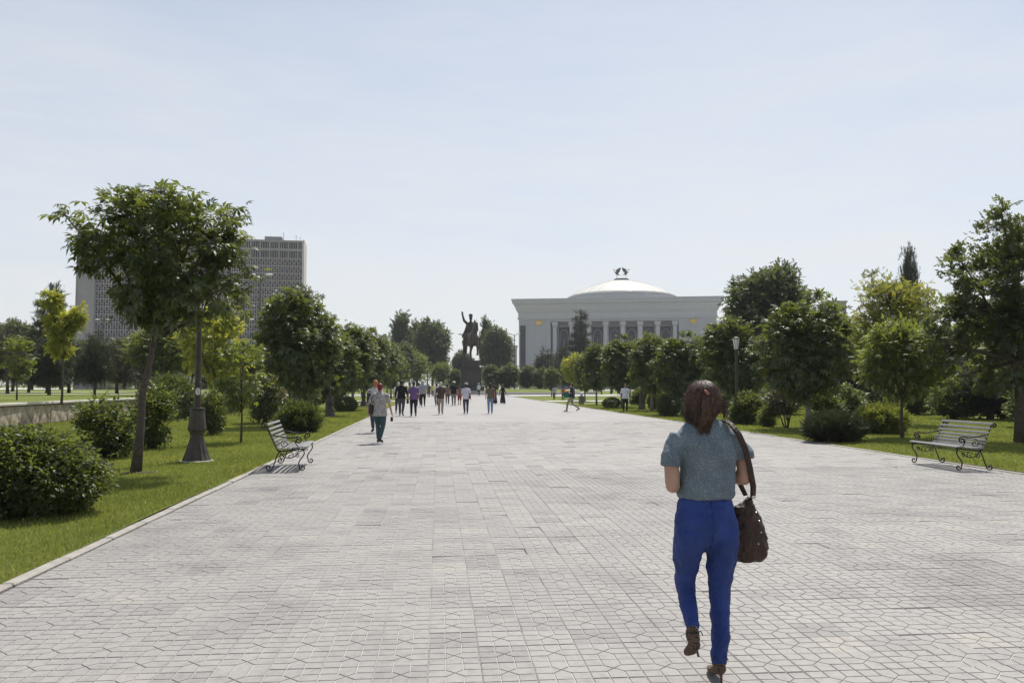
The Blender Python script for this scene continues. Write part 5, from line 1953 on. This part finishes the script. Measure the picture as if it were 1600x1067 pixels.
# shoes: laced high-heeled pumps
for s, ank_, heel_, ball_, toe_, tip_ in ((1, (.064, -.005, .115), (.064, -.050, .085), (.070, .085, .030), (.074, .155, .022), (.064, -.056, .0)),
                                          (-1, (-.126, -.165, .300), (-.126, -.205, .265), (-.124, -.120, .205), (-.122, -.065, .175), (-.118, -.240, .212))):
    b = MB()
    A_, Hh, Bq, Tq, Tp = (Vector(q) for q in (ank_, heel_, ball_, toe_, tip_))
    b.limb([A_ + Vector((0, 0, .02)), A_, Hh.lerp(A_, .4)], [.036, .037, .034], 14)
    b.limb([Hh, Hh.lerp(Bq, .5), Bq, Tq], [(.031, .030), (.034, .026), (.037, .022), (.022, .014)], 14)
    sh_o = remeshed(b, 'shoe', W_SHOE, wom, .006, 2)
    b = MB()
    b.tube([Hh + (Bq - Hh) * .10, Hh.lerp(Tp, .5), Tp], [.016, .008, .005], 8)
    b.build('heel', W_SHOE, sh_o, True)
    b = MB()
    for k in range(3):
        c = A_ + Vector((0, -.036, .018 - k * .014))
        b.tube([c + Vector((-.022, .012, 0)), c, c + Vector((.022, .012, -.008))], .0035, 5)
    c = A_ + Vector((0, -.038, .024))
    b.tube([c, c + Vector((-.035, -.012, .006)), c + Vector((-.048, -.01, -.004))], .0032, 5)
    b.tube([c, c + Vector((.03, -.012, .008)), c + Vector((.040, -.01, -.012))], .0032, 5)
    b.build('lace', LEATHER, sh_o)
# hair: a close cap with locks combed over it
b = MB()
b.ball((0, .0, 1.522), (.086, .099, .096), 20, 13)
b.limb([(-.008, -.055, 1.50), (-.022, -.078, 1.43), (-.034, -.080, 1.37)], [(.066, .045), (.046, .034), (.024, .018)], 14)
cap_ = remeshed(b, 'hair', W_HAIR, wom, .008, 3, (.012, .03))
g = np.random.default_rng(91)


def scalp(az, th, k=1.0):
    return Vector((math.sin(az) * math.sin(th) * .091 * k, -math.cos(az) * math.sin(th) * .104 * k, 1.522 + math.cos(th) * .101 * k))


locks = MB()
for k in range(900):
    az = g.uniform(-2.3, 2.3)                            # around the head, 0 = back
    th0 = g.uniform(.02, 1.25)
    kk = 1.0 + g.uniform(-.01, .075)
    ph, am = g.uniform(0, 6.28), g.uniform(.0, .10)
    pts = []
    for q in np.linspace(0, 1, 5):
        th = th0 + (1.60 - th0) * q
        pts.append(scalp(az * (1 - .12 * q) + am * math.sin(ph + 4 * q), th, kk - .015 * (q == 0)))
    x_, y_ = pts[-1].x, pts[-1].y
    side = abs(az) > 1.2
    zend = g.uniform(1.335, 1.42) + (.045 if az > .5 else 0) + (.035 if side else 0)
    pull = .50 if not side else .72
    w1 = g.normal(0, .007)
    pts.append(Vector((x_ * .86 + w1 - .004, y_ * .98 - .006, (1.50 + zend) / 2 + .012)))
    pts.append(Vector((x_ * pull + g.normal(-.024, .012), y_ * .93 - .016, zend)))
    w_ = g.uniform(.0012, .0034)
    locks.tube(pts, [w_ * .5] + [w_] * 4 + [w_ * .85, w_ * .15], 4, cap=False)
for k in range(60):                                      # wind-blown ends at the right cheek
    z_ = g.uniform(1.44, 1.53)
    e = Vector((g.uniform(.105, .150), g.uniform(-.06, .02), z_ - g.uniform(.0, .07)))
    locks.tube([Vector((.080, -.03, z_ + .04)), Vector((.099, -.045, z_)), e], [.0022, .0017, .0005], 4, cap=False)
for k in range(46):                                      # stray hairs
    a = g.uniform(-1.6, 1.6)
    q = Vector((math.sin(a) * .09, g.normal(0, .03), 1.522 + math.cos(a) * .098))
    dn = Vector((math.sin(a), 0, math.cos(a)))
    locks.tube([q, q + dn * .014 + Vector((g.normal(0, .012), 0, 0)), q + dn * .016 + Vector((g.normal(0, .03), -.02, -.012))], .0006, 3, cap=False)
lk = locks.build('locks', W_HAIR, cap_, True)
locks2 = MB()
for k in range(90):                                      # tail gathered below the clip
    locks2.tube([Vector((-.016 + g.normal(0, .012), -.100, 1.575 + g.normal(0, .006))), Vector((-.018 + g.normal(0, .010), -.119, 1.545)), Vector((-.022 + g.normal(0, .014), -.124, 1.49)),
                 Vector((-.028 + g.normal(0, .018), -.118, 1.42)), Vector((-.036 + g.normal(0, .018), -.110, 1.355 + g.normal(0, .015)))], [.001, .002, .0022, .002, .0005], 4, cap=False)
locks2.build('gathered_locks', W_HAIR, cap_, True)
b = MB()                                                 # clip at the crown
b.limb([(-.026, -.117, 1.572), (-.018, -.123, 1.562), (-.009, -.120, 1.553)], [(.006, .004), (.010, .006), (.006, .004)], 8)
b.build('hair_clip', mat('pink_clip', (.30, .11, .09), .4, .2, 20), cap_, True)
# bag on the right hip (a thing she carries)
bag = tag(empty('shoulder_bag', (wp.x, wp.y, 0.0)), 'dark brown leather shoulder bag hanging at the right hip of the woman in blue', 'bag')
b = MB()
rows = [(.635, .16, .335, .045), (.65, .14, .352, .058), (.70, .14, .366, .064), (.76, .15, .360, .062), (.82, .155, .346, .056), (.88, .165, .326, .048), (.925, .175, .305, .036), (.955, .225, .290, .022), (.985, .248, .278, .014)]
b.loft([(((x0 + x1) / 2, .02, z), (x1 - x0) / 2, ry, 'z') for z, x0, x1, ry in rows], 24)
body_ = remeshed(b, 'bag_body', W_LEATHER, bag, .009, 1, (.022, .04))
b = MB()
b.loft([((.262, .02, .975), .013, .006, 'z'), ((.268, -.02, .985), .016, .005, (0, -.3, 1)), ((.255, -.060, 1.05), .017, .005, (-.2, -.2, 1)), ((.222, -.098, 1.16), .017, .005, (-.25, -.15, 1)), ((.190, -.122, 1.26), .017, .005, (-.3, -.1, 1)),
        ((.158, -.118, 1.335), .017, .005, (-.35, .2, 1)), ((.128, -.075, 1.392), .017, .006, (-.3, .8, .6)), ((.115, -.015, 1.408), .017, .006, (0, 1, 0)), ((.125, .055, 1.375), .017, .006, (.1, .8, -.6)),
        ((.16, .11, 1.27), .017, .006, (.2, .3, -1)), ((.21, .115, 1.12), .016, .006, (.3, 0, -1)), ((.262, .07, .985), .014, .006, (.2, -.3, -1))], 10)
b.build('strap', W_LEATHER, bag, True)
b = MB()
b.box((.268, -.028, .998), (.022, .010, .032), bev=.003)
b.build('buckle', M_STEEL, bag)
b = MB()
for q in ((.285, -.022, .905), (.298, -.030, .86), (.305, -.035, .80), (.285, -.042, .74)):
    b.ball(q, (.005, .005, .005), 8, 6)
b.build('stud', M_STEEL, bag)

# ------------------------------------------------------------------ haze in the air
hz = MB()
hz.box((0, 240, 41), (900, 700, 84))
haze = hz.build('haze', None)
haze['kind'] = 'stuff'
m = bpy.data.materials.new('haze')
m.use_nodes = True
nt = m.node_tree
nt.nodes.clear()
out = nt.nodes.new('ShaderNodeOutputMaterial')
pv_ = nt.nodes.new('ShaderNodeVolumePrincipled')
pv_.inputs['Color'].default_value = (.86, .90, .96, 1)
pv_.inputs['Density'].default_value = 0.00024
pv_.inputs['Anisotropy'].default_value = 0.35
nt.links.new(pv_.outputs[0], out.inputs['Volume'])
haze.data.materials.append(m)

for o in bpy.data.objects:                               # working notes no longer needed
    for k in ('_h', '_w', '_wr'):
        if k in o:
            del o[k]
